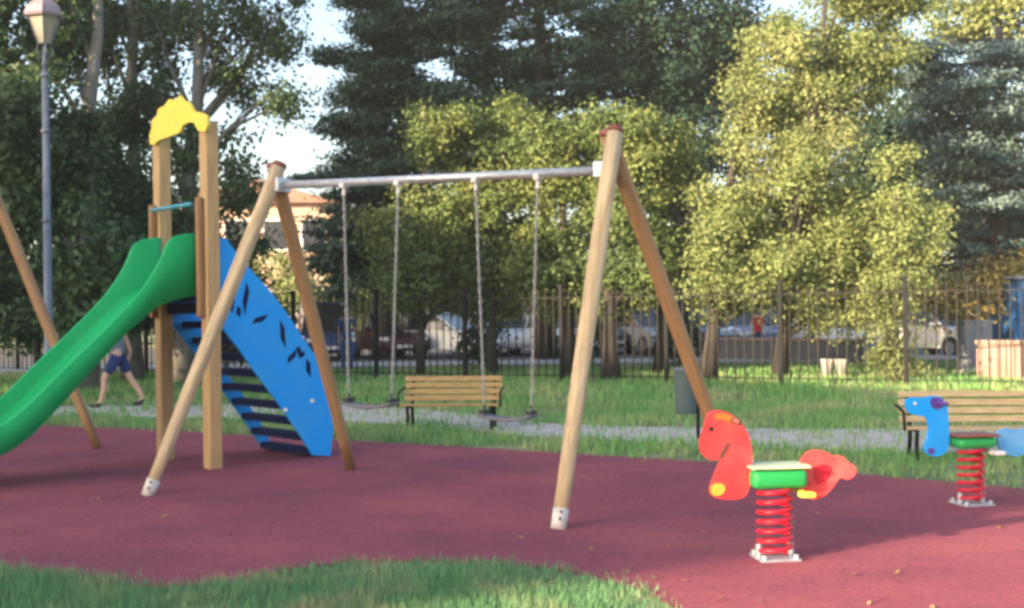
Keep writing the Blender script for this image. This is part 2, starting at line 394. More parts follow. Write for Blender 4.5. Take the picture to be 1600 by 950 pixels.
# big dark trees on the left
tree('plane_tree', 128, 25, 0, .28, (150, -60), [(30, 60, 95, 90, 0), (-40, 200, 90, 110, 1), (60, 200, 80, 80, -1), (20, 330, 100, 80, 0), (110, 280, 60, 60, .5), (-60, 420, 80, 70, 0), (110, 60, 45, 60, 1.5), (70, -70, 110, 60, 0), (140, 390, 60, 60, -1.5), (150, 470, 50, 40, -1), (90, 500, 60, 40, -1)],
     L_dark, .17, 190, 'broad dark green tree filling the left edge behind the street lamp', group='park trees', seed=3)
tree('plane_tree', 205, 29, 0, .24, (205, -60), [(185, 250, 62, 60, 0), (215, 345, 75, 55, -1), (130, 365, 70, 55, 0), (215, 175, 32, 40, 0), (150, 190, 30, 30, 1), (165, 20, 18, 30, 0), (120, -70, 50, 60, 0), (215, -60, 60, 40, 0), (235, 70, 30, 55, .5), (165, 95, 24, 34, .5), (250, 10, 34, 34, .5)],
     L_dark, .17, 170, 'slim grey trunked tree rising behind the yellow arch of the slide tower', group='park trees', seed=4)
tree('plane_tree', 285, 27, 0, .26, (312, -60), [(355, 30, 60, 45, 0), (280, 230, 46, 50, 0), (355, 245, 40, 45, .5), (270, 330, 60, 50, 0), (375, 130, 42, 36, 0), (330, 110, 25, 50, 1), (420, 60, 38, 30, 0), (250, 60, 26, 45, 1), (445, 160, 22, 22, 0), (400, -60, 110, 45, 0), (350, 390, 60, 40, 1), (425, 60, 30, 36, .5), (395, 170, 24, 26, 1), (455, 0, 34, 30, 1), (300, 30, 40, 40, .5), (345, 310, 38, 35, 0), (250, 150, 30, 40, 1), (385, 305, 26, 22, .5)],
     L_dark, .13, 125, 'leaning grey trunked tree with sky showing between its leaves, right of the slide tower', group='park trees', seed=5, clump=.45)
tree('evergreen_shrub', 60, 28, 0, .12, (60, 420), [(-20, 470, 90, 60, 0), (100, 440, 80, 55, 0), (185, 460, 70, 50, .5), (250, 470, 60, 45, 1)],
     L_conif, .13, 190, 'dark hedge like evergreen shrub low behind the green slide', 'shrub', seed=6, bark='bark_dark')
tree('evergreen_shrub', 400, 31, 0, .12, (400, 430), [(350, 450, 60, 50, 0), (400, 490, 60, 50, 0), (330, 520, 60, 40, 0), (375, 395, 40, 35, 0)],
     L_mid, .13, 170, 'rounded green shrub beyond the fence, right of the blue ladder panel', 'shrub', seed=7, bark='bark_dark')
tree('sunlit_shrub', 440, 48, 0, .10, (440, 440), [(430, 425, 45, 28, 0), (470, 460, 45, 28, 0), (555, 460, 50, 40, 2), (600, 480, 30, 40, 2)],
     L_yel, .16, 120, 'small yellow green shrub in sunlight far behind the left swing leg', 'shrub', seed=8)
# central dark conifers
cb = []
rr = random.Random(11)
for k in range(46):
    v = -70+k*11.5; half = 52+26*math.sin(k*1.9)+(v+70)*.03
    cb.append((600+rr.uniform(-half, half), v, rr.uniform(42, 66), rr.uniform(11, 18), rr.uniform(-2.5, 2.5)))
tree('cedar_tree', 600, 40, 0, .34, (590, -90), cb+[(600, 370, 100, 60, 0), (570, 320, 80, 40, 0), (620, 40, 55, 60, .5), (615, 140, 60, 50, .5), (600, 230, 70, 45, .5), (520, 400, 60, 60, 0)], L_conif, .15, 120, 'dark cedar with tiered drooping boughs left of the centre', group='park trees', bark='bark_dark', seed=12, clump=.6, flat=True, hollow=.2)
tree('pine_tree', 850, 38, 0, .34, (840, -120), [(720, 20, 75, 35, 0), (690, 110, 75, 55, 0), (790, 80, 80, 60, 1), (880, 60, 80, 60, -1), (850, 170, 100, 60, 0), (740, 200, 80, 60, 0), (950, 170, 80, 70, 0), (800, -50, 110, 45, 0), (930, -30, 100, 50, 0), (860, 260, 110, 50, 1), (720, 290, 90, 50, 1), (800, 140, 90, 60, 1.5), (760, -20, 80, 50, 1), (660, 50, 60, 50, 1), (660, 180, 60, 50, 1)],
     L_conif, .16, 130, 'massive dark pine rising above the swing crossbeam in the centre', group='park trees', bark='bark_dark', seed=13, clump=.6, flat=True)
tree('pine_tree', 1060, 37, 0, .32, (1060, -120), [(1000, 30, 70, 50, 0), (1080, 60, 80, 60, 0), (1030, 140, 80, 60, 0), (1120, 130, 55, 60, 1), (1080, 210, 80, 60, 0), (1010, 260, 70, 50, 0), (1110, 290, 60, 50, 1), (1140, 10, 45, 40, 0), (1060, -50, 90, 45, 0), (1060, 100, 90, 70, 1.5), (960, 90, 60, 60, 1), (1150, 70, 40, 60, .5)],
     L_conif, .16, 130, 'dark pine directly above the right end of the swing frame', group='park trees', bark='bark_dark', seed=14, clump=.6)
# row of smaller broadleaf trees along the fence with sunlit tops
tree('young_lime_tree', 655, 28.6, 0, .10, (665, 260), [(650, 400, 75, 50, 0), (700, 330, 70, 60, .5), (690, 230, 45, 36, .5), (620, 350, 50, 50, 0), (640, 455, 60, 28, 0), (660, 195, 9, 30, 0), (690, 205, 8, 24, 0), (722, 198, 10, 26, 0), (700, 465, 50, 25, 1)],
     L_tops, .11, 270, 'young broadleaf tree seen between the chains of the left swing', group='row of young trees by the fence', bark='bark_dark', seed=21, clump=.4)
tree('young_lime_tree', 770, 29.4, 0, .11, (775, 240), [(770, 240, 60, 45, 0), (780, 330, 75, 60, 0), (740, 410, 70, 45, 0), (830, 400, 60, 50, 0), (775, 195, 25, 22, 0), (752, 205, 8, 24, 0), (792, 185, 8, 30, 0), (812, 205, 8, 20, 0), (770, 470, 60, 25, .5)],
     L_tops, .11, 270, 'young broadleaf tree seen behind the right swing', group='row of young trees by the fence', bark='bark_dark', seed=22, clump=.4)
tree('young_lime_tree', 885, 27.8, 0, .17, (880, 240), [(860, 270, 60, 40, 0), (900, 340, 70, 60, 0), (880, 410, 80, 45, 0), (850, 225, 25, 20, 0), (842, 210, 8, 20, 0), (882, 215, 8, 20, 0), (905, 222, 30, 26, 0), (880, 465, 70, 26, .5)],
     L_tops, .11, 270, 'young broadleaf tree hidden partly by the front right swing leg', group='row of young trees by the fence', bark='bark_dark', seed=23, clump=.4)
tree('young_lime_tree', 955, 26.6, 0, .18, (955, 240), [(950, 260, 45, 40, 0), (1000, 260, 55, 45, 0), (980, 350, 75, 60, 0), (1010, 420, 70, 40, 0), (950, 215, 22, 20, 0), (942, 200, 8, 20, 0), (985, 205, 8, 22, 0), (970, 465, 60, 26, .5)],
     L_tops, .11, 270, 'young broadleaf tree framed by the two right swing legs', group='row of young trees by the fence', bark='bark_dark', seed=24, clump=.4)
tree('young_lime_tree', 1025, 27.6, 0, .11, (1040, 270), [(1050, 290, 45, 45, 0), (1060, 370, 60, 50, 0), (1020, 440, 50, 25, 0), (1020, 225, 20, 20, 0), (1010, 205, 8, 18, 0), (1060, 225, 9, 22, 0)],
     L_tops, .13, 190, 'thin young broadleaf tree just right of the back swing leg', group='row of young trees by the fence', bark='bark_dark', seed=25, clump=.4)
for u, w, lab in ((752, 34, 'dark shrub beyond the fence behind the right swing'), (912, 40, 'dark shrub beyond the fence behind the front right swing leg'), (1062, 34, 'dark shrub beyond the fence behind the rear right swing leg')):
    tree('evergreen_shrub', u, 31.5, 0, .06, (u, 530), [(u-w*.3, 535, w*.6, 26, 0), (u+w*.4, 520, w*.6, 26, .3)], L_conif, .12, 150, lab, 'shrub', 'dark shrubs beyond the fence', 'bark_dark', .35, seed=50)
# sunlit trees on the right
tree('acacia_tree', 1105, 26.2, 0, .17, (1160, 150), [(1150, 300, 60, 60, 0), (1130, 400, 55, 50, .5), (1200, 390, 55, 40, .5), (1190, 220, 55, 55, 0), (1180, 140, 40, 50, 0), (1210, 460, 55, 28, 0), (1240, 290, 50, 50, 1), (1130, 470, 40, 26, 0), (1110, 430, 45, 40, -.8), (1170, 440, 50, 35, -.8), (1130, 350, 40, 45, -.6)],
     L_yel, .10, 300, 'sunlit yellow green tree above the litter bin and the red rider', group='sunlit trees on the right', bark='bark_dark', seed=31, clump=.4)
tree('acacia_tree', 1217, 26.0, 0, .15, (1290, 0), [(1270, 120, 75, 75, .5), (1330, 60, 65, 60, 1), (1280, 220, 60, 55, .5), (1300, 330, 65, 45, 0), (1360, 380, 65, 45, 0), (1290, 410, 75, 45, 0), (1340, 450, 60, 35, 0), (1250, 455, 60, 30, 0), (1230, 420, 55, 40, -.8), (1260, 270, 40, 60, -.8), (1340, 480, 60, 24, -.5), (1230, 350, 60, 50, 1), (1250, 190, 60, 60, 1), (1390, 100, 50, 55, .8), (1400, 20, 40, 40, 1), (1330, -40, 90, 60, 1), (1200, 60, 30, 40, 1), (1330, 130, 55, 60, 1), (1240, 70, 30, 40, 0), (1290, 480, 60, 30, 0)],
     L_yel, .10, 300, 'tallest sunlit yellow green tree, right of centre behind the fence', group='sunlit trees on the right', bark='bark_dark', seed=32, clump=.42)
tree('acacia_tree', 1395, 24.6, 0, .09, (1400, 300), [(1410, 280, 45, 45, .5), (1430, 360, 55, 45, 0), (1400, 440, 45, 40, 0), (1390, 520, 35, 45, 0), (1400, 575, 26, 25, 0)],
     L_yel, .095, 290, 'bushy yellow green sapling growing down to the ground through the railings', group='sunlit trees on the right', bark='bark_dark', seed=33, clump=.35)
tree('gap_shade_tree', 1390, 32, 0, .16, (1390, 150), [(1390, 190, 48, 50, 0), (1385, 250, 50, 55, 0), (1375, 310, 50, 45, 0), (1400, 370, 60, 50, 0), (1440, 250, 45, 70, 0), (1430, 160, 40, 50, 0)],
     L_conif, .14, 210, 'dark filler crown put in for the shaded gap between the sunlit crowns on the right', group='park trees', bark='bark_dark', seed=36)  # dark crown added to stand in for the shade between the crowns
tree('acacia_tree', 1540, 36, 0, .2, (1540, 0), [(1500, 20, 60, 40, 0), (1580, 40, 70, 40, 0), (1640, 20, 60, 60, 0), (1560, -40, 80, 40, 0), (1650, 110, 70, 50, 0)],
     L_yel, .16, 120, 'sunlit crown at the top right corner above the blue cedar', group='sunlit trees on the right', bark='bark_dark', seed=34)
ceb = []
rr = random.Random(17)
for k in range(34):
    f = k/33; v = 70+f*360; ctr = 1560; half = 30+100*min(1, f*1.8)
    ceb.append((ctr+rr.uniform(-half, half*.9), v+rr.uniform(-8, 8), rr.uniform(38, 66), rr.uniform(8, 13), rr.uniform(-1.8, 1.8)))
tree('blue_cedar_tree', 1560, 30, 0, .3, (1560, 40), ceb+[(1450, 95, 45, 12, 0), (1435, 125, 40, 12, .5), (1460, 160, 50, 14, 0), (1440, 200, 40, 12, .4), (1470, 75, 40, 12, 0), (1500, 120, 60, 20, .6), (1540, 200, 70, 30, .6), (1580, 280, 70, 30, .6)], L_ceder, .13, 130, 'blue green cedar with layered boughs at the right edge', bark='bark_dark', seed=18, clump=.5, flat=True, hollow=.2)
tree('golden_shrub', 1500, 28, 0, .08, (1500, 450), [(1470, 460, 50, 30, 0), (1530, 470, 45, 30, 0), (1590, 430, 45, 30, 0), (1650, 470, 50, 40, 0)],
     L_gold, .12, 170, 'golden leaved shrub under the blue cedar behind the right bench', 'shrub', seed=19)
# far backdrop trees
for i, (u, v, ru, rv, D) in enumerate([(-40, 440, 150, 90, 62), (180, 440, 130, 80, 66), (690, 430, 120, 80, 60), (860, 440, 130, 75, 58), (1030, 430, 130, 85, 60), (1200, 400, 130, 100, 62), (1380, 330, 110, 130, 60), (1500, 250, 120, 150, 66), (1600, 350, 110, 130, 60)]):
    tree('far_tree', u, D, 0, .25, (u, v), [(u, v, ru*.75, rv*.7, 0), (u-ru*.5, v+rv*.3, ru*.5, rv*.55, 1), (u+ru*.5, v+rv*.3, ru*.5, rv*.55, 1)], L_far, .3, 34,
         ['far dark tree low at the left edge beyond the road', 'far dark tree seen under the slide tower trees', 'far tree beyond the road behind the left swing', 'far tree beyond the road behind the right swing',
          'far tree beyond the road between the right swing legs', 'far tree beyond the road above the person in red', 'far tree behind the gap in the sunlit crowns', 'tallest far tree behind the blue cedar', 'far tree at the right edge behind the blue kiosk'][i], group='trees beyond the road', bark='bark_dark', seed=40+i, clump=1.0)

# ---------------------------------------------------------------- grass blades
def blades(name, regions, m, label):
    rs = np.random.RandomState(5); Vs = []
    def inside(poly, X, Y):
        c = np.zeros(len(X), bool); n = len(poly)
        for i in range(n):
            x1, y1 = poly[i].x, poly[i].y; x2, y2 = poly[(i+1) % n].x, poly[(i+1) % n].y
            cond = ((y1 > Y) != (y2 > Y)) & (X < (x2-x1)*(Y-y1)/(y2-y1+1e-12)+x1); c ^= cond
        return c
    for (x0, x1, y0, y1, dens, hh, ww) in regions:
        n = int((x1-x0)*(y1-y0)*dens); X = rs.uniform(x0, x1, n); Y = rs.uniform(y0, y1, n)
        jx = rs.normal(0, .035, n); jy = rs.normal(0, .05, n)
        ok = ~inside(rub, X+jx*1.6+.03*np.sin(X*17), Y+jy*1.6+.05*np.sin(X*6.1)+.03*np.sin(X*15.3)) & (~inside(pathp, X+jx*3+.12*np.sin(X*7.3), Y+jy*6+.25*np.sin(X*2.1)+.15*np.sin(X*5.7)) | (rs.rand(n) < .12))
        vis = np.abs(X) < Y*.46+.8; X, Y = X[ok & vis], Y[ok & vis]
        f = np.sin(X*1.7+Y*.9)*np.sin(X*.6-Y*1.3)+.5*np.sin(X*5.1)*np.sin(Y*4.3)
        keep = rs.rand(len(X)) < np.clip(.68+.45*f, .10, 1); X, Y, f = X[keep], Y[keep], f[keep]
        n = len(X); h = hh*(.45+rs.rand(n)*.9)*(1+.25*f); a = rs.uniform(0, 2*math.pi, n); la = rs.uniform(0, 2*math.pi, n)
        w = ww*(.6+.7*rs.rand(n)); dx, dy = np.cos(a)*w, np.sin(a)*w; lx, ly = np.cos(la)*h*.55*rs.rand(n), np.sin(la)*h*.55*rs.rand(n)
        V = np.zeros((n, 3, 3)); V[:, 0] = np.stack([X-dx, Y-dy, 0*X], 1); V[:, 1] = np.stack([X+dx, Y+dy, 0*X], 1); V[:, 2] = np.stack([X+lx, Y+ly, h], 1)
        Vs.append(V)
    V = np.concatenate(Vs); n = len(V)
    me = bpy.data.meshes.new(name); me.vertices.add(3*n); me.vertices.foreach_set('co', V.astype(np.float32).ravel())
    me.loops.add(3*n); me.loops.foreach_set('vertex_index', np.arange(3*n, dtype=np.int32))
    me.polygons.add(n); me.polygons.foreach_set('loop_start', np.arange(0, 3*n, 3, dtype=np.int32)); me.update(); me.validate()
    o = bpy.data.objects.new(name, me); COL.objects.link(o); me.materials.append(m); tag(o, label, 'grass'); o['kind'] = 'stuff'
M['grass'] = leafmat('grass_blade', (.10, .26, .12), (.34, .31, .18), c=(.13, .28, .13), scale=1.6, isl=.35)
M['grass_far'] = leafmat('far_grass_blade', (.12, .34, .095), (.44, .42, .22), c=(.20, .37, .12), scale=.7, isl=.3)
blades('grass', [(-4, 4.5, 5.2, 8.0, 6500, .062, .0038)], M['grass'], 'short ragged green grass in the foreground along the play surface')
blades('grass', [(-9, 9, 9, 20, 520, .10, .010), (-14, 12, 19, 33, 220, .12, .018)], M['grass_far'], 'green and straw coloured grass between the play surface and the fence')

# fallen leaves
def fallen():
    rs = np.random.RandomState(9); n = 230; Y = rs.uniform(5.8, 20, n); X = rs.uniform(-1, 1, n)*Y*.46
    P = np.stack([X, Y, np.full(n, .02)], 1); Nn = rs.normal(size=(n, 3))*.25+np.array([0, 0, 1])
    e = bpy.data.objects.new('x', None)
    o = leaf_mesh('fallen_leaves', P, Nn, .028, M['fallen'], e); o.parent = None; bpy.data.objects.remove(e)
    tag(o, 'small dry brown leaves scattered over the play surface and the grass', 'leaves'); o['kind'] = 'stuff'
M['fallen'] = leafmat('dry_leaf', (.20, .12, .05), (.34, .24, .11), scale=3)
fallen()
# ---------------------------------------------------------------- swing frame
def swing_frame(F1, B1, F2, B2, A1, A2, b0, b1, label, mats):
    c = (F1+B1+F2+B2)/4; t = thing('swing_set', c, label, 'swing set', 'timber swing sets')
    for (p, apex, m, back) in ((F1, A1, mats[0], 0), (B1, A1, mats[1], 1), (F2, A2, mats[2], 0), (B2, A2, mats[3], 1)):
        d = (apex-p).normalized(); e = Vector((0, .055*(1 if back else -1), 0))
        leg = timber('leg', p+d*.02, apex+d*.10+e, .066, M[m], t)
        if not back:
            bm = bmesh.new(); tube(bm, [(0, 0, -.02), (0, 0, .13)], [.0555, .0575], 16); o = frombm('foot_sleeve', bm, M['sleeve'], None, True); o.parent = leg; o.location = (0, 0, 0)
            for zz in (.05, .10):
                # bolts on the side that faces the path of the photographer
                q_ = (apex-p).to_track_quat('Z', 'Y'); lo = q_.inverted() @ Vector((0, -1, 0)); lo.z = 0; lo.normalize()
                bm = bmesh.new(); tube(bm, [lo*.05+Vector((0, 0, zz)), lo*.063+Vector((0, 0, zz))], .011, 8)
                o = frombm('bolt', bm, M['dark'], None); o.parent = leg
        bm = bmesh.new(); L = (apex-p).length+.08; tube(bm, [(0, 0, L), (0, 0, L+.035)], [.07, .06], 16); o = frombm('end_cap', bm, M['redcap'], None, True); o.parent = leg
    bd = (b1-b0).normalized()
    bm = bmesh.new(); tube(bm, [b0, b1], .036, 16); part('crossbeam', bm, M['steel'], t, True)
    for b, a in ((b0, 1), (b1, -1)):
        bm = bmesh.new(); rz = Matrix.Rotation(math.atan2(bd.y, bd.x), 3, 'Z')
        box(bm, b+bd*a*.03, (.10, .20, .13), rz, bev=.012); part('beam_bracket', bm, M['steel'], t)
    return t
sF1, sB1, sF2, sB2 = G(230, 775), G(549, 735), G(872, 828), G(1150, 765)
mid1 = (sF1+sB1)/2; mid2 = (sF2+sB2)/2; bdir = (mid2-mid1).normalized()
A1 = onplane(431, 278, mid1, bdir); A2 = onplane(957, 228, mid1, bdir)
b0 = onplane(434, 290, mid1, bdir); b1 = onplane(948, 266, mid1, bdir)
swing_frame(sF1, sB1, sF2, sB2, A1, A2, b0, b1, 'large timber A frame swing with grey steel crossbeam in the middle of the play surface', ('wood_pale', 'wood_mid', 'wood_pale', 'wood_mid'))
def swing(u0, v0, u0b, v0b, u1, v1, u1b, v1b, label):
    ta, tb = onplane(u0, v0, mid1, bdir), onplane(u1, v1, mid1, bdir)
    a, b = onplane(u0b, v0b, mid1, bdir), onplane(u1b, v1b, mid1, bdir); z = (a.z+b.z)/2; a.z = z; b.z = z
    t = thing('swing', Vector(((a.x+b.x)/2, (a.y+b.y)/2, z)), label, 'swing', 'swings hanging from the timber frame')
    for p, q_ in ((ta, a), (tb, b)):
        bm = bmesh.new(); n = int((p-q_).length/.045); d = (q_-p)/n
        ax = d.normalized(); s1 = bdir; s2 = ax.cross(s1).normalized(); s1 = s2.cross(ax)
        for k in range(n):
            c = p+d*(k+.5); s = s1 if k % 2 else s2
            loop = [c+ax*math.cos(t_)*.028+s*math.sin(t_)*.011 for t_ in [2*math.pi*j/8 for j in range(9)]]
            tube(bm, loop, .0042, 5, False)
        part('chain', bm, M['chain'], t)
        bm = bmesh.new(); rz = Matrix.Rotation(math.atan2(bdir.y, bdir.x), 3, 'Z')
        box(bm, p+Vector((0, 0, .035)), (.05, .085, .045), rz, bev=.008); tube(bm, [p+Vector((0, 0, .02)), p-Vector((0, 0, .05))], .016, 8)
        part('hanger', bm, M['white'], t)
        bm = bmesh.new(); tube(bm, [q_+Vector((0, 0, .06)), q_+Vector((0, 0, -.005))], .012, 8); box(bm, q_, (.05, .12, .03), rz); part('seat_clamp', bm, M['dark'], t)
    bm = bmesh.new(); w = (b-a).length; nrm = Vector((-bdir.y, bdir.x, 0)); cc = (a+b)/2; n = 10
    top = []; 
    for k in range(n+1):
        f = k/n*2-1; x = f*(w/2+.03); zz = -.012-.035*(1-f*f); r_ = []
        for yy, dz in ((-.085, -.012), (-.07, .0), (.07, .0), (.085, -.012), (.07, -.026), (-.07, -.026)):
            r_.append(bm.verts.new(cc+bdir*x+nrm*yy+Vector((0, 0, zz+dz))))
        top.append(r_)
    for r1, r2 in zip(top, top[1:]):
        for j in range(6): bm.faces.new((r1[j], r1[(j+1) % 6], r2[(j+1) % 6], r2[j]))
    bm.faces.new(top[0][::-1]); bm.faces.new(top[-1])
    part('seat', bm, M['seat_grey'], t, True)
M['seat_grey'] = mat('seat_rubber', (.16, .16, .19), (.10, .10, .12), scale=12, rough=.7)
swing(537, 296, 545, 622, 622, 293, 612, 628, 'left swing with a dark flat seat on two thin steel chains')
swing(743, 288, 757, 640, 840, 284, 830, 648, 'right swing with a grey flat seat in front of the wooden bench')
# a second frame standing mostly beyond the left edge of the view
vB = G(153, 702); up = at(0, 328, 14.3)
d2 = (up-vB); apx = vB+d2*(3.0/d2.z); ax2 = Vector((apx.x, apx.y, 0))
off = Vector((vB.x-ax2.x, vB.y-ax2.y, 0)); fr = ax2-off; other = Vector((-2.2, 2.6, 0))
apx2 = apx+other+Vector((0, 0, 0))
swing_frame(fr, vB, fr+other, vB+other, apx-Vector((0, 0, .03)), apx2-Vector((0, 0, .03)), apx-Vector((0, 0, .12))+other*.02, apx2-Vector((0, 0, .12))-other*.02,
            'second timber swing frame, one brown leg of it showing behind the green slide', ('wood_mid', 'wood_mid', 'wood_mid', 'wood_mid'))

# ---------------------------------------------------------------- slide tower
Pn = G(333, 733); Pf = G(259, 719)
pd = (Pf-Pn); PW = pd.length; pd.normalize()                # from near post to far post
sd = Vector((-pd.y, pd.x, 0)); sd = sd if sd.dot(Vector((-1, -1, 0))) > 0 else -sd   # the way the slide runs
t = thing('slide_tower', (Pn+Pf)/2, 'timber tower with a green plastic slide, a blue ladder and a yellow arch on top', 'slide')
zt = onplane(324, 190, Pn, pd).z
for P, top in ((Pn, zt), (Pf, zt-.02)):
    o = timber('post', P, P+Vector((0, 0, top)), .074, M['wood'], t, square=True)
    o.rotation_quaternion = Matrix.Rotation(math.atan2(pd.y, pd.x), 4, 'Z').to_quaternion()
zs = onplane(308, 308, Pn+sd*.13, pd).z; zplat = onplane(310, 462, Pn+sd*.1, sd).z
for P in (Pn, Pf):
    a = P+sd*.112
    o = timber('short_post', a+Vector((0, 0, zplat-.22)), a+Vector((0, 0, zs)), .036, M['wood_dark'], t, square=True)
    o.rotation_quaternion = Matrix.Rotation(math.atan2(pd.y, pd.x), 4, 'Z').to_quaternion()
bm = bmesh.new(); zb = onplane(275, 323, Pn+sd*.15, pd).z
tube(bm, [Pn+sd*.155+pd*.08+Vector((0, 0, zb)), Pf+sd*.155-pd*.08+Vector((0, 0, zb))], .022, 10); part('grab_bar', bm, M['teal'], t, True)
# yellow arch panel, on the slide side of the posts
ap = Pn+sd*.10
def arch_pt(u, v):
    p = onplane(u, v, ap, pd); return ((p-ap).dot(pd), p.z)
outer = [(322, 206), (326, 196), (325, 181), (316, 176), (304, 174), (297, 160), (288, 157), (283, 149), (275, 157), (266, 155), (258, 166), (249, 170), (247, 180), (238, 190), (239, 200), (235, 212), (236, 226), (243, 226),
         (250, 219), (264, 214), (283, 207), (287, 196), (296, 191), (305, 192), (311, 204)]
ol = [arch_pt(*p) for p in outer]
bm = bmesh.new(); prism(bm, ol, lambda a, z, y: ap+pd*a+sd*y+Vector((0, 0, z)), .03); part('arch_panel', bm, M['yellow'], t)
# platform
bm = bmesh.new(); rzp = Matrix.Rotation(math.atan2(pd.y, pd.x), 3, 'Z')
box(bm, (Pn+Pf)/2+Vector((0, 0, zplat-.03)), (PW-.15, .26, .05), rzp); part('platform', bm, M['navy'], t)
bm = bmesh.new(); box(bm, (Pn+Pf)/2-sd*.03+Vector((0, 0, zplat-.12)), (PW-.152, .05, .12), rzp); part('platform_beam', bm, M['navy'], t)
# slide: side profile taken in the plane of the near wall
np_ = Pn+sd*.085+pd*.085
low = [(309, 462), (276, 468), (248, 478), (224, 498), (192, 526), (160, 562), (120, 606), (80, 650), (40, 690), (0, 714)]
lip = [(308, 364), (280, 366), (262, 377), (254, 404), (226, 450), (196, 484), (155, 525), (112, 566), (72, 606), (34, 644), (0, 668)]
def prof(L): return [((onplane(u, v, np_, sd)-np_).dot(sd), onplane(u, v, np_, sd).z) for u, v in L]
lo_, hi_ = prof(low), prof(lip)
print('slide prof', [(round(a, 2), round(b, 2)) for a, b in lo_], [(round(a, 2), round(b, 2)) for a, b in hi_])
def ext(P, z):
    x, y = P[-1]; return P+[(x+.12, max(y-.04, z)), (x+.45, max(y-.07, z)), (x+.62, max(y-.09, z))]
lo_ = ext(lo_, .16); hi_ = ext(hi_, .3)
SWD = PW-.17-.04
def resamp(P, n=60):
    P = [Vector((a, b)) for a, b in P]
    for _ in range(1):
        Q = [P[0]]
        for a, b in zip(P, P[1:]): Q += [a*.75+b*.25, a*.25+b*.75]
        Q.append(P[-1]); P = Q
    L = [0]
    for a, b in zip(P, P[1:]): L.append(L[-1]+(b-a).length)
    out = []
    for k in range(n):
        s = L[-1]*k/(n-1); j = max(i for i in range(len(L)) if L[i] <= s+1e-9); j = min(j, len(P)-2)
        f = (s-L[j])/max(L[j+1]-L[j], 1e-9); out.append(P[j].lerp(P[j+1], min(f, 1)))
    return out
lo_r, hi_r = resamp(lo_), resamp(hi_)
bm = bmesh.new(); rows = []
for a, b in zip(lo_r, hi_r):
    w3 = lambda p, y: np_+sd*p.x+pd*y+Vector((0, 0, p.y))
    up = (b-a); un = up.normalized(); fl = a+un*.10; tk = .028
    r_ = [w3(a, 0), w3(b-un*.012, 0), w3(b, .012), w3(b, tk+.008), w3(b-un*.012, tk+.02), w3(fl+un*.05, tk+.02), w3(fl, tk+.07), w3(fl-un*.012, SWD/2),
          w3(fl, SWD-tk-.07), w3(fl+un*.05, SWD-tk-.02), w3(b-un*.012, SWD-tk-.02), w3(b, SWD-tk-.008), w3(b, SWD-.012), w3(b-un*.012, SWD), w3(a, SWD), w3(a, SWD-.05), w3(fl-un*.035, SWD/2), w3(a, .05)]
    rows.append([bm.verts.new(p) for p in r_])
n = len(rows[0])
for r1, r2 in zip(rows, rows[1:]):
    for j in range(n): bm.faces.new((r1[j], r1[(j+1) % n], r2[(j+1) % n], r2[j]))
for r_, f in ((rows[0], 1), (rows[-1], -1)):
    fc = bm.faces.new(r_[::f]); fc.normal_update(); bmesh.ops.triangulate(bm, faces=[fc])
so = part('slide_chute', bm, M['green'], t, True)
bm = bmesh.new(); e = lo_r[-6]; q_ = np_+sd*e.x+pd*SWD/2
tube(bm, [q_, q_+Vector((0, 0, e.y+.02))], .04, 10); part('slide_support', bm, M['steel'], t, True)
# ladder
ld = -sd; lp = Pn+ld*.078
pan = [(338, 371), (353, 374), (367, 393), (391, 422), (419, 452), (449, 492), (481, 541), (503, 572), (511, 612), (519, 669), (515, 713), (488, 711), (467, 678), (435, 631), (399, 583), (374, 547), (352, 520), (338, 500)]
panl = [((onplane(u, v, lp, ld)-lp).dot(ld), max(onplane(u, v, lp, ld).z, .012)) for u, v in pan]
print('panel', [(round(a, 2), round(b, 2)) for a, b in panl])
panf = [((onplane(u, v, lp, ld)-lp).dot(ld), max(onplane(u, v, lp, ld).z, .012)) for u, v in [(338, 371), (353, 374), (367, 393), (391, 422), (405, 470), (396, 530), (412, 565), (448, 612), (484, 668), (505, 711), (488, 711), (467, 678), (435, 631), (399, 583), (374, 547), (352, 520), (338, 500)]]
for y, nm in ((0, 'near'), (PW, 'far')):
    bm = bmesh.new(); prism(bm, panl if y == 0 else panf, lambda a, z, tt: lp+ld*a+pd*(y+tt)+Vector((0, 0, z)), .035)
    pl_ = part('side_panel', bm, M['blue'], t)
    if y == 0:
        bm = bmesh.new()
        for (ua, va, ub, vb) in ((384, 440, 381, 492), (360, 455, 362, 490), (392, 506, 418, 491), (436, 500, 445, 545), (448, 568, 462, 545), (462, 541, 470, 556), (477, 560, 484, 590), (369, 478, 374, 496), (466, 560, 474, 548)):
            a = onplane(ua, va, lp, ld); b = onplane(ub, vb, lp, ld); d = (b-a).normalized(); s = d.cross(pd).normalized()*.034
            ctr = (a+b)/2; L = (b-a)*.5
            vs = [a-pd*.022, a.lerp(b, .3)+s-pd*.022, b-pd*.022, a.lerp(b, .6)-s-pd*.022]
            vb_ = [v_+pd*.008 for v_ in vs]; A_ = [bm.verts.new(v_) for v_ in vs]; B_ = [bm.verts.new(v_) for v_ in vb_]
            bm.faces.new(A_); bm.faces.new(B_[::-1])
            for k in range(4): bm.faces.new((A_[k], B_[k], B_[(k+1) % 4], A_[(k+1) % 4]))
        sub(frombm('bark_marks', bm, M['navy'], None), pl_)
        for (u, v) in ((444, 640), (486, 626)):
            bm = bmesh.new(); a = onplane(u, v, lp, ld); tube(bm, [a-pd*.018, a-pd*.034], .022, 10)
            sub(frombm('bolt_cap', bm, M['white'], None), pl_)
foot = [p for p in panl if p[1] < .05]; fx = min(p[0] for p in foot) if foot else panl[11][0]
top_z = zplat-.06; nst = 10
lx0, lz0 = panl[17][0]+.05, panl[17][1]+.12; lx1, lz1 = panl[11][0]-.01, .07
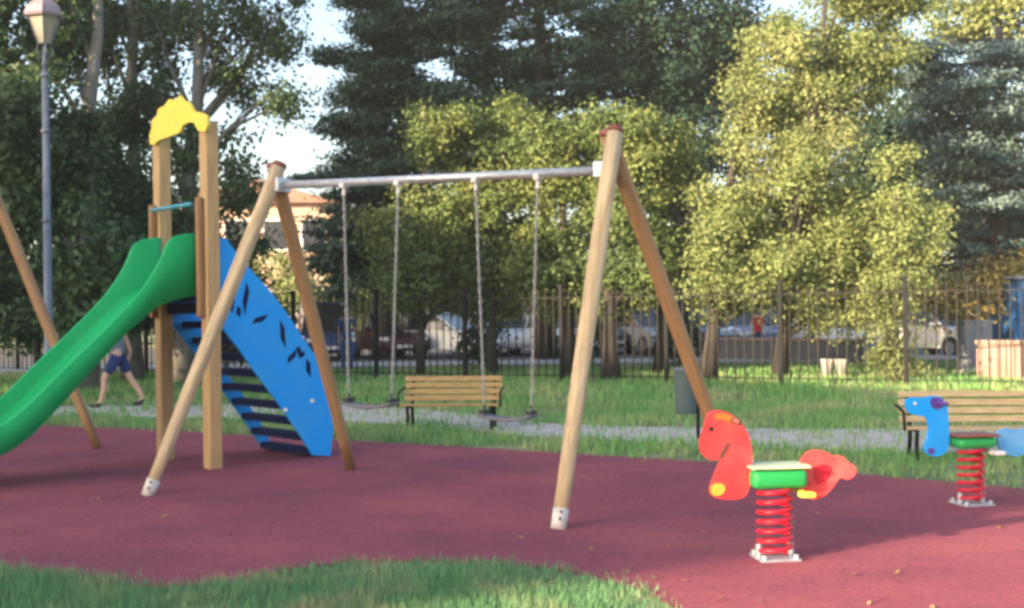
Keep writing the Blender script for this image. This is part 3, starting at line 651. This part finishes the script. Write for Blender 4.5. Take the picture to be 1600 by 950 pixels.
for k in range(nst):
    f = k/(nst-1); a = lx0+(lx1-lx0)*f; z = lz0+(lz1-lz0)*f
    bm = bmesh.new(); box(bm, lp+ld*(a+.05)+pd*PW/2+Vector((0, 0, z)), (PW-.038, .15, .072), rzp, bev=.006); part('step', bm, M['navy'], t)

# ---------------------------------------------------------------- spring riders
def rider(base, yaw, sc, spring_h, spring_r, coils, head, tail, seatc, grip, mats, label, extras):
    t = thing('spring_rider', base, label, 'spring rider', 'spring riders on the play surface')
    ax = Vector((math.cos(yaw), math.sin(yaw), 0)); nr = Vector((-ax.y, ax.x, 0))
    W3 = lambda a, z, y=0: base+ax*a+nr*y+Vector((0, 0, z))
    bm = bmesh.new(); n = coils*18
    tube(bm, [W3(spring_r*math.cos(2*math.pi*k/18), .03+(spring_h-.04)*k/n, spring_r*math.sin(2*math.pi*k/18)) for k in range(n+1)], .0145*sc, 8)
    part('spring', bm, M['redpink'], t, True)
    bm = bmesh.new(); box(bm, W3(0, .014), (.25*sc, .25*sc, .012), Matrix.Rotation(yaw, 3, 'Z'), bev=.003)
    for sx in (-1, 1):
        for sy in (-1, 1): tube(bm, [W3(sx*.10*sc, .02, sy*.10*sc), W3(sx*.10*sc, .045, sy*.10*sc)], .016, 8)
        tube(bm, [W3(sx*spring_r*1.02, .02, 0), W3(sx*spring_r*1.02, .10, 0)], .018, 8)
    part('base_plate', bm, M['steel'], t)
    # seat box
    (a0, a1, z0, z1, wd) = seatc; rzs = Matrix.Rotation(yaw, 3, 'Z')
    bm = bmesh.new(); box(bm, W3((a0+a1)/2, (z0+z1)/2-.008), (a1-a0, wd, z1-z0-.016), rzs, bev=.032); so_ = part('seat', bm, M['lgreen'], t, True)
    bm = bmesh.new(); box(bm, W3((a0+a1)/2, z1), (a1-a0+.03, wd+.03, .02), rzs, bev=.01); part('seat_top', bm, M[mats[2]], t)
    bm = bmesh.new(); prism(bm, smoothloop(head, 1), lambda a, z, y: W3(a, z, y), .026); hd = part('head_panel', bm, M[mats[0]], t)
    bm = bmesh.new(); prism(bm, smoothloop(tail, 1), lambda a, z, y: W3(a, z, y), .026); tl = part('tail_panel', bm, M[mats[1]], t)
    bm = bmesh.new(); tube(bm, [W3(grip[0], grip[1], -.15), W3(grip[0], grip[1], .15)], .017, 10)
    part('hand_grip', bm, M[grip[2]], t, True)
    for (nm, pts, m, onto) in extras:
        for sgn in (-1, 1):
            if len(pts) == 3:
                bm = bmesh.new(); a, z, r_ = pts; tube(bm, [W3(a, z, sgn*.0125), W3(a, z, sgn*.019)], r_, 14)
            else:
                bm = bmesh.new(); prism(bm, smoothloop(pts, 2), lambda a, z, y: W3(a, z, y+sgn*.0155), .006)
            sub(frombm(nm, bm, M[m], None), hd if onto == 'h' else tl)
    bm = bmesh.new(); fz = z0-.03
    tube(bm, [W3(a1-.03, fz, -.16), W3(a1-.03, fz, .16)], .016, 8)
    for sy in (-1, 1): box(bm, W3(a1-.03, fz, sy*.15), (.09, .08, .03), rzs, bev=.008)
    part('footrest', bm, M[mats[3]], t)
    return t
def local(L, base, yaw):
    ax = Vector((math.cos(yaw), math.sin(yaw), 0)); out = []
    for u, v in L:
        p = onplane(u, v, base, ax); out.append(((p-base).dot(ax), p.z))
    return out
rb = G(1211, 874); ry = .12; lc = lambda *p: local(p, rb, ry)
head = lc((1104, 646), (1116, 640), (1132, 642), (1150, 652), (1164, 668), (1173, 692), (1175, 716), (1172, 745), (1170, 768), (1158, 780), (1130, 781), (1114, 778), (1106, 766), (1112, 750), (1120, 730), (1126, 716), (1118, 720), (1104, 718), (1093, 706), (1092, 690), (1098, 672))
tail = lc((1250, 722), (1258, 708), (1272, 702), (1290, 706), (1303, 714), (1314, 711), (1324, 722), (1337, 730), (1335, 744), (1322, 750), (1311, 744),  (1300, 762), (1286, 776), (1272, 781), (1258, 776), (1250, 760))
s0, s1 = lc((1170, 762), (1254, 726))
g1 = lc((1143, 656))[0]
rider(rb, ry, 1.0, s0[1]+.005, .10, 7, head, tail, (s0[0], s1[0], s0[1], s1[1], .22), (g1[0], g1[1], 'redcap'), ('red', 'red', 'cream', 'yellow'),
      'red horse spring rider with a green seat at the front right of the play surface',
      [('mane_patch', lc((1116, 646), (1134, 645), (1152, 658), (1146, 664), (1130, 655), (1116, 655)), 'orange', 'h'), ('eye', (*lc((1110, 670))[0], .014), 'dark', 'h'), ('mouth', lc((1122, 712), (1130, 700), (1136, 690), (1139, 692), (1133, 706), (1126, 717)), 'redcap', 'h'),
       ('hoof_patch', lc((1109, 756), (1128, 754), (1133, 764), (1126, 774), (1110, 774)), 'yellow', 'h'), ('tail_patch', lc((1268, 728), (1290, 724), (1300, 734), (1288, 752), (1272, 758)), 'redpink', 't')])
bb = G(1518, 789); by = .18; lb = lambda *p: local(p, bb, by)
head = lb((1412, 626), (1424, 620), (1440, 622), (1456, 618), (1470, 620), (1479, 634), (1481, 655), (1482, 685), (1480, 704), (1468, 713), (1450, 712), (1442, 702), (1447, 690), (1452, 670), (1448, 652), (1434, 649), (1418, 645))
tail = lb((1556, 676), (1568, 668), (1584, 672), (1600, 668), (1616, 680), (1612, 700), (1596, 712), (1576, 713), (1560, 702))
s0, s1 = lb((1489, 700), (1547, 678)); g1 = lb((1463, 629))[0]
rider(bb, by, 1.0, s0[1]+.005, .095, 7, head, tail, (s0[0], s1[0], s0[1], s1[1], .22), (g1[0], g1[1], 'purple'), ('blue', 'lblue', 'redcap', 'white'),
      'blue animal spring rider with a green seat in front of the right bench',
      [('ear_patch', lb((1452, 620), (1470, 621), (1475, 634), (1462, 641), (1452, 634)), 'purple', 'h'), ('eye', (*lb((1428, 630))[0], .012), 'white', 'h'), ('foot_patch', lb((1446, 702), (1456, 698), (1460, 706), (1452, 711)), 'purple', 'h')])

# ---------------------------------------------------------------- benches
def bench(c, yaw, w, sc, m, label):
    t = thing('park_bench', c, label, 'bench', 'park benches along the path', yaw)
    def loc(nm, bm, mm, sm=False):
        o = frombm(nm, bm, M[mm], None, sm); o.parent = t; return o
    tilt = Matrix.Rotation(R(-14), 3, 'X')
    for k in range(4):
        bm = bmesh.new(); box(bm, (0, .17*sc+.028*k, (.46+.098*k)*sc), (w, .024, .078*sc), tilt, bev=.005); loc('backrest_slat', bm, m)
    for k in range(4):
        bm = bmesh.new(); box(bm, (0, (-.26+.103*k)*sc, (.385-.006*k)*sc), (w, .082*sc, .026), None, bev=.005); loc('seat_slat', bm, m)
    for sx in (-1, 1):
        bm = bmesh.new(); x = sx*(w/2-.10)
        tube(bm, [(x, -.27*sc, 0), (x, -.24*sc, .2*sc), (x, -.28*sc, .355*sc)], .022, 8)
        tube(bm, [(x, .24*sc, 0), (x, .15*sc, .2*sc), (x, .14*sc, .355*sc), (x, .2*sc, .45*sc), (x, .30*sc, .80*sc)], .022, 8)
        tube(bm, [(x, -.28*sc, .355*sc), (x, .14*sc, .345*sc)], .02, 8)
        loc('side_frame', bm, 'iron', True)
        bm = bmesh.new(); xo = sx*(w/2+.02); tube(bm, [(xo, .25*sc, .62*sc), (xo, -.02*sc, .60*sc), (xo, -.24*sc, .57*sc), (xo, -.28*sc, .36*sc)], .015, 8); loc('armrest', bm, 'iron', True)
    return t
bc = (G(633, 668)+G(782, 672))/2
bench(bc, -.10, 1.30, .86, 'slat', 'brown slatted wooden bench standing in the grass behind the right swing')
bc = G(1540, 716)
bench(bc, -.12, 1.62, .84, 'slat_pale', 'pale slatted wooden bench behind the blue spring rider')

# ---------------------------------------------------------------- litter bin
lb_ = G(1091, 686)
t = thing('litter_bin', lb_, 'dark grey green litter bin on a thin post beside the right swing leg', 'litter bin')
z0 = at(1075, 646, lb_.y).z; z1 = at(1075, 577, lb_.y).z; cx = at(1071, 610, lb_.y).x
bm = bmesh.new()
tube(bm, [(cx, lb_.y, z0), (cx, lb_.y, z0+.03), (cx, lb_.y, z1-.02), (cx, lb_.y, z1)], [.115, .125, .135, .14], 20); part('bin_body', bm, M['binbody'], t, True)
bm = bmesh.new(); tube(bm, [(cx, lb_.y, z1-.001), (cx, lb_.y, z1+.015)], [.15, .145], 20); part('bin_rim', bm, M['cabinet'], t, True)
bm = bmesh.new(); tube(bm, [lb_, lb_+Vector((0, 0, z1+.03))], .022, 10); part('post', bm, M['iron'], t, True)

# ---------------------------------------------------------------- street lamp
lbp = at(77, 600, 20.5); lbp.z = 0; D = 20.5
t = thing('street_lamp', lbp, 'tall grey street lamp with an old fashioned lantern at the left edge', 'street lamp')
def lz(v): return at(72, v, D).z
bm = bmesh.new(); tube(bm, [lbp, lbp+Vector((0, 0, .5)), lbp+Vector((0, 0, .55)), lbp+Vector((0, 0, lz(110)))], [.13, .12, .072, .055], 14); part('pole', bm, M['lamp_iron'], t, True)
for v in (118, 205, 345):
    bm = bmesh.new(); z = lz(v); tube(bm, [lbp+Vector((0, 0, z-.04)), lbp+Vector((0, 0, z)), lbp+Vector((0, 0, z+.04))], [.06, .095, .06], 14); part('collar', bm, M['lamp_iron'], t, True)
bm = bmesh.new(); tube(bm, [lbp+Vector((0, 0, lz(115))), lbp+Vector((0, 0, lz(72)))], [.05, .03], 12)
for a in range(4):
    th = a*math.pi/2+.5; d = Vector((math.cos(th), math.sin(th), 0))
    tube(bm, [lbp+Vector((0, 0, lz(95))), lbp+d*.12+Vector((0, 0, lz(85))), lbp+d*.11+Vector((0, 0, lz(70)))], .012, 6)
part('lantern_stem', bm, M['lamp_iron'], t, True)
bm = bmesh.new(); r0, r1 = .11, .27; za, zb_ = lz(69), lz(27)
tube(bm, [lbp+Vector((0, 0, za)), lbp+Vector((0, 0, zb_))], [r0, r1], 6); gl = part('lantern_glass', bm, M['lglass'], t)
bm = bmesh.new()
for a in range(6):
    th = a*math.pi/3; 
    u0 = Vector((0, 1, 0)).orthogonal()
for a in range(6):
    th = 2*math.pi*a/6; d0 = Vector((0, 0, 1)).orthogonal().normalized(); w0 = Vector((0, 0, 1)).cross(d0); d = d0*math.cos(th)+w0*math.sin(th)
    tube(bm, [lbp+d*(r0+.005)+Vector((0, 0, za)), lbp+d*(r1+.005)+Vector((0, 0, zb_))], .012, 6)
part('lantern_frame', bm, M['lamp_iron'], t)
bm = bmesh.new(); tube(bm, [lbp+Vector((0, 0, lz(v))) for v in (28, 24, 12, 0, -6, -14)], [.33, .35, .29, .16, .05, .02], 6); part('lantern_roof', bm, M['lamp_roof'], t)

# ---------------------------------------------------------------- cars
def paint(n, c): return mat(n, c, tuple(min(1, x*1.08) for x in c), scale=1, rough=.3, coat=.5)
def make_car(pm, label, loc, rz, van=False):
    t = thing('parked_car', loc, label, 'car', 'cars parked along the road', rz)
    def sec(pts, w0, w1, zs):
        bm = bmesh.new(); A = []; B = []
        for x, z in pts:
            w = w0+(w1-w0)*max(0, min(1, (z-zs[0])/(zs[1]-zs[0]))); A.append(bm.verts.new((x, -w/2, z))); B.append(bm.verts.new((x, w/2, z)))
        fa = bm.faces.new(A); fb = bm.faces.new(B[::-1]); n = len(A)
        for k in range(n): bm.faces.new((A[k], B[k], B[(k+1) % n], A[(k+1) % n]))
        fa.normal_update(); fb.normal_update(); bmesh.ops.triangulate(bm, faces=[fa, fb]); return bm
    top = 1.85 if van else 1.46
    bodyp = [(-2.05, .32), (-2.1, .6), (-2.05, .82), (-1.85, .92), (-.2, .93), (.95, .92), (1.7, .80), (2.05, .66), (2.1, .45), (2.05, .28), (1.75, .24)]
    bodyp += [(1.35+.36*math.cos(a), .3+.36*math.sin(a)) for a in [math.pi*k/8 for k in range(0, 9)]]
    bodyp += [(-1.3+.36*math.cos(a), .3+.36*math.sin(a)) for a in [math.pi*k/8 for k in range(0, 9)]]
    o = frombm('body', sec(bodyp, 1.74, 1.66, (.3, .95)), pm); o.parent = t
    cab = [(-1.9, .915), (-1.72, top-.1), (-1.4, top-.01), (-.2, top), (.2 if not van else .5, top-.06), (.98, .915)]
    g = frombm('window', sec([(x*.995, z) for x, z in cab], 1.6, 1.28, (.92, top)), M['glass']); g.parent = t
    bm = bmesh.new(); box(bm, (-.75, 0, top+.008), (1.5, 1.24, .05), None, .02)
    for xa, za_, xb, zb__ in ((-1.78, .95, -1.58, top-.02), (-.35, .95, -.35, top), (.93, .95, .16 if not van else .46, top-.05)):
        for sy in (-1, 1): tube(bm, [(xa, sy*.79, za_), (xb, sy*.635, zb__)], .035, 6)
    o = frombm('roof', bm, pm); o.parent = t
    for x in (1.35, -1.3):
        for sy in (-1, 1):
            bm = bmesh.new(); tube(bm, [(x, sy*.66, .31), (x, sy*.86, .31)], .31, 20); w = frombm('wheel', bm, M['tyre'], None, False); w.parent = t
            bm = bmesh.new(); tube(bm, [(x, sy*.85, .31), (x, sy*.872, .31)], .19, 14); q_ = frombm('rim', bm, M['rim']); q_.parent = w
    for sy in (-1, 1):
        bm = bmesh.new(); box(bm, (1.97, sy*.64, .66), (.2, .34, .14), None, .03); q_ = frombm('headlight', bm, M['headlamp']); q_.parent = t
        bm = bmesh.new(); box(bm, (-2.04, sy*.68, .74), (.1, .22, .2), None, .02); q_ = frombm('tail_light', bm, M['taillamp']); q_.parent = t
        bm = bmesh.new(); box(bm, (.72, sy*.92, .98), (.12, .16, .12), None, .03); q_ = frombm('wing_mirror', bm, pm); q_.parent = t
    bm = bmesh.new(); box(bm, (2.085, 0, .42), (.05, .5, .11)); q_ = frombm('number_plate', bm, M['white']); q_.parent = t
    return t
pw = paint('white_car_paint', (.72, .73, .75)); pk = paint('black_car_paint', (.02, .022, .03)); pmr = paint('maroon_car_paint', (.06, .018, .03)); pg = paint('grey_car_paint', (.25, .26, .28)); pb = paint('blue_car_paint', (.03, .05, .14)); pr = paint('red_car_paint', (.32, .02, .02))
CARS = ((330, 43, pg, -1.2, 0, 'grey car far behind the posts of the slide tower'), (505, 41, pb, -1.3, 1, 'dark blue high roofed car just right of the rear left swing leg'), (605, 41.5, pmr, -1.2, 0, 'dark maroon car seen behind the right chain of the left swing'),
        (690, 41, pw, -.45, 0, 'white car parked side on behind the brown bench'), (785, 43, pw, -1.25, 0, 'white car seen head on between the chains of the right swing'),
        (860, 42, pw, -1.15, 0, 'white car just left of the front right swing leg'), (925, 43, pk, -1.2, 0, 'black car hidden partly by the front right swing leg'),
        (1010, 42, pg, -1.2, 0, 'silver grey car between the two right swing legs'), (1080, 41, pk, -1.1, 0, 'black car behind the rear right swing leg'),
        (1150, 43, pb, -1.25, 0, 'dark blue car left of the person in red'), (1255, 43, pw, -1.1, 0, 'white car right of the person in red'))
for u, D, pm, rz, van, lab in CARS:
    q_ = at(u, 490, D); q_.z = .008; make_car(pm, lab, q_, rz, van)

# ---------------------------------------------------------------- low walls, cabinet, kiosk, planter beyond the fence
def wall(name, a, b, h, th, m, capm, label):
    t = thing(name, a, label, 'wall'); d = (b-a); L = d.length; rz = Matrix.Rotation(math.atan2(d.y, d.x), 3, 'Z')
    bm = bmesh.new(); box(bm, (a+b)/2+Vector((0, 0, h/2)), (L, th, h), rz); part('wall_body', bm, M[m], t)
    bm = bmesh.new(); box(bm, (a+b)/2+Vector((0, 0, h+.04)), (L+.04, th+.08, .076), rz, bev=.01); part('coping', bm, M[capm], t)
a = at(1120, 490, 34.5); b = at(1345, 490, 31.5); a.z = b.z = .12
wall('low_wall', a, b, .50, .25, 'walldark', 'wallpink', 'low dark wall with a pink coping beyond the fence, below the person in red')
a = at(1528, 490, 25.5); b = at(1720, 490, 24.0); a.z = b.z = 0
wall('low_wall', a, b, .72, .25, 'wallpink', 'wallpink', 'pale pink wall under the blue kiosk at the right edge')
c = at(1523, 490, 27); c.z = 0
t = thing('utility_cabinet', c, 'grey blue utility cabinet beyond the fence, left of the pale pink wall', 'cabinet')
bm = bmesh.new(); box(bm, c+Vector((0, 0, .05)), (.7, .45, .1)); part('plinth', bm, M['pave'], t)
bm = bmesh.new(); box(bm, c+Vector((0, 0, .62)), (.62, .4, 1.04), None, .015); part('cabinet_body', bm, M['cabinet'], t)
bm = bmesh.new(); box(bm, c+Vector((0, 0, 1.165)), (.68, .46, .05), None, .01); part('lid', bm, M['cabinet'], t)
bm = bmesh.new(); box(bm, c+Vector((0, -.207, .62)), (.54, .012, .94), None, .004); part('door', bm, M['cabinet'], t)
c = at(1640, 490, 28); c.z = 0
t = thing('kiosk', c, 'blue kiosk standing behind the pale pink wall at the right edge', 'kiosk')
bm = bmesh.new(); box(bm, c+Vector((0, 0, 1.05)), (2.2, 1.8, 2.1)); part('kiosk_body', bm, M['kiosk'], t)
bm = bmesh.new(); box(bm, c+Vector((0, 0, 2.14)), (2.4, 2.0, .08)); part('roof', bm, M['cabinet'], t)
bm = bmesh.new(); box(bm, c+Vector((.2, -.91, 1.45)), (1.0, .04, .6)); part('shutter', bm, M['lblue'], t)
for u, lab in ((1292, 'left one of two small white planters at the foot of the fence'), (1314, 'right one of two small white planters at the foot of the fence')):
    c = at(u, 490, 26.5 if u < 1300 else 26.3); c.z = 0
    t = thing('planter', c, lab, 'planter', 'white planters')
    bm = bmesh.new(); tube(bm, [c, c+Vector((0, 0, .34)), c+Vector((0, 0, .40))], [.10, .15, .16], 16); part('pot', bm, M['pave'], t, True)
c = at(1475, 490, 33); c.z = .12
make_car(paint('cream_car_paint', (.66, .62, .56)), 'pale cream car in sunlight beyond the fence behind the right bench', at(1470, 490, 36).xy.to_3d(), -1.2, 0)

# ---------------------------------------------------------------- people
def skin_body(name, joints, edges, m, parent, levels=2, root=0):
    me = bpy.data.meshes.new(name); me.from_pydata([j[0] for j in joints], edges, []); o = bpy.data.objects.new(name, me); COL.objects.link(o)
    sk = o.modifiers.new('s', 'SKIN'); sk.use_smooth_shade = True
    for i, j in enumerate(joints):
        r_ = j[1] if isinstance(j[1], tuple) else (j[1], j[1]); me.skin_vertices[0].data[i].radius = r_; me.skin_vertices[0].data[i].use_root = (i == root)
    sb = o.modifiers.new('u', 'SUBSURF'); sb.levels = levels; sb.render_levels = levels
    dg = bpy.context.evaluated_depsgraph_get(); ev = o.evaluated_get(dg); nm = bpy.data.meshes.new_from_object(ev)
    bpy.data.objects.remove(o); nm.materials.clear(); nm.materials.append(m)
    for p in nm.polygons: p.use_smooth = True
    o = bpy.data.objects.new(name, nm); COL.objects.link(o); o.parent = parent; return o
def person(loc, rz, sc, label, top_m, bot_m, shorts, pose, shoe='dark'):
    """faces -Y in its own frame; pose: (left foot forward, right foot forward, arm swing)"""
    t = thing('person', loc, label, 'person', None, rz); t.scale = (sc, sc, sc)
    lf, rf, arm = pose; hip = .92
    J = [((0, 0, .95), (.13, .095)), ((0, 0, 1.12), (.115, .085)), ((0, -.01, 1.3), (.145, .095)), ((0, 0, 1.43), (.10, .075)), ((0, -.01, 1.50), (.052, .055)), ((0, -.03, 1.57), (.068, .08)), ((0, -.03, 1.66), (.076, .09)), ((0, -.02, 1.73), (.05, .06))]
    E = [(0, 1), (1, 2), (2, 3), (3, 4), (4, 5), (5, 6), (6, 7)]
    legs = {}
    for s, f in ((1, lf), (-1, rf)):
        b = len(J); fx = -f; kz = .50; ky = fx*.5-.05*(1 if f >= 0 else -.2)-(.03); az = .09+(.05 if f < -.2 else 0)
        J += [((s*.09, 0, .86), .082), ((s*.10, ky, kz), .055), ((s*.10, fx*.8+.0, .30), .054), ((s*.10, fx, az), .036), ((s*.105, fx-.09, .045), .036), ((s*.11, fx-.17, .03), .026)]
        E += [(0, b), (b, b+1), (b+1, b+2), (b+2, b+3), (b+3, b+4), (b+4, b+5)]; legs[s] = b
        b = len(J); ay = -arm*s
        J += [((s*.19, 0, 1.40), .05), ((s*.235, ay*.35+.02, 1.14), .038), ((s*.24, ay-.05, .92), .028), ((s*.235, ay-.08, .83), (.02, .035)), ((s*.232, ay-.10, .755), (.012, .026))]
        E += [(3, b), (b, b+1), (b+1, b+2), (b+2, b+3), (b+3, b+4)]
        legs[(s, 'a')] = b
        # thumb
        J.append(((s*.225, ay-.13, .80), .01)); E.append((b+3, len(J)-1))
    body = skin_body('body', J, E, M['skin'], t)
    g = 1.16
    CJ = [((0, 0, .86), (.165, .13)), ((0, 0, 1.0), (.15, .118)), ((0, 0, 1.12), (.135, .105)), ((0, -.01, 1.3), (.165, .115)), ((0, 0, 1.42), (.12, .09)), ((0, 0, 1.455), (.07, .07))]; CE = [(0, 1), (1, 2), (2, 3), (3, 4), (4, 5)]
    for s in (1, -1):
        b = len(CJ); q_ = legs[(s, 'a')]; a1, a2 = Vector(J[q_][0]), Vector(J[q_+1][0])
        CJ += [(tuple(a1), .064), (tuple(a1.lerp(a2, .75)), .056)]; CE += [(4, b), (b, b+1)]
    skin_body('shirt', CJ, CE, M[top_m], t)
    CJ = [((0, 0, 1.0), (.145, .11)), ((0, 0, .90), (.155, .12))]; CE = [(0, 1)]
    for s in (1, -1):
        b = len(CJ); q_ = legs[s]; h_, k_, c2_, a_ = [Vector(J[q_+i][0]) for i in range(4)]
        if shorts:
            CJ += [(tuple(h_), .105), (tuple(h_.lerp(k_, .85)), .088)]; CE += [(1, b), (b, b+1)]
        else:
            CJ += [(tuple(h_), .10), (tuple(k_), .075), (tuple(a_), .06)]; CE += [(1, b), (b, b+1), (b+1, b+2)]
    skin_body('shorts' if shorts else 'trousers', CJ, CE, M[bot_m], t)
    for s in (1, -1):
        q_ = legs[s]; a_, b_, c2_ = [Vector(J[q_+i][0]) for i in (3, 4, 5)]
        skin_body('shoe', [(tuple(a_-Vector((0, -.02, .03))), .046), (tuple(b_), (.05, .042)), (tuple(c2_+Vector((0, -.01, .004))), (.04, .03))], [(0, 1), (1, 2)], M[shoe], t, 1)
    skin_body('hair', [((0, .02, 1.745), (.07, .075)), ((0, .055, 1.68), (.075, .05)), ((0, .06, 1.60), (.06, .035))], [(0, 1), (1, 2)], M['hair'], t, 2)
    for s in (1, -1):
        bm = bmesh.new(); bmesh.ops.create_uvsphere(bm, u_segments=8, v_segments=6, radius=.011); o = frombm('eye', bm, M['dark']); o.location = (s*.028, -.112, 1.655); o.parent = t
        bm = bmesh.new(); bmesh.ops.create_uvsphere(bm, u_segments=8, v_segments=6, radius=.022); bmesh.ops.scale(bm, vec=(.4, .8, 1.3), verts=bm.verts); o = frombm('ear', bm, M['skin']); o.location = (s*.078, -.02, 1.645); o.parent = t
    bm = bmesh.new(); tube(bm, [(0, -.108, 1.665), (0, -.132, 1.625), (0, -.112, 1.615)], [.008, .014, .01], 8); o = frombm('nose', bm, M['skin'], None, True); o.parent = t
    bm = bmesh.new(); box(bm, (0, -.112, 1.585), (.042, .012, .009)); o = frombm('mouth', bm, M['redcap']); o.parent = t
    return t
p = G(186, 636)
person(p, -math.pi/2+.15, 1.0, 'person in navy shorts and grey shirt walking along the path behind the green slide', 'greycloth', 'navycloth', True, (.28, -.38, .22))
p = at(541, 490, 31.5); p.z = 0
person(p, .4, .97, 'person in blue clothes standing beyond the fence behind the left swing', 'bluecloth', 'bluecloth', False, (.03, -.03, 0))
p = at(1184, 490, 37.5); p.z = .008
person(p, .2, .86, 'person in a red top on the road beyond the low dark wall', 'redcloth', 'navycloth', False, (.03, -.03, 0))

# ---------------------------------------------------------------- the air
bm = bmesh.new(); box(bm, (0, 0, 18.5), (610, 610, 39))
hz = frombm('haze', bm, None); hm = bpy.data.materials.new('haze_air'); hm.use_nodes = True
for n_ in list(hm.node_tree.nodes):
    if n_.type == 'BSDF_PRINCIPLED': hm.node_tree.nodes.remove(n_)
pv = hm.node_tree.nodes.new('ShaderNodeVolumePrincipled'); pv.inputs['Color'].default_value = (.86, .92, .98, 1)
pv.inputs['Density'].default_value = HAZE; hm.node_tree.links.new(pv.outputs[0], hm.node_tree.nodes['Material Output'].inputs['Volume'])
hz.data.materials.append(hm); hz['kind'] = 'stuff'
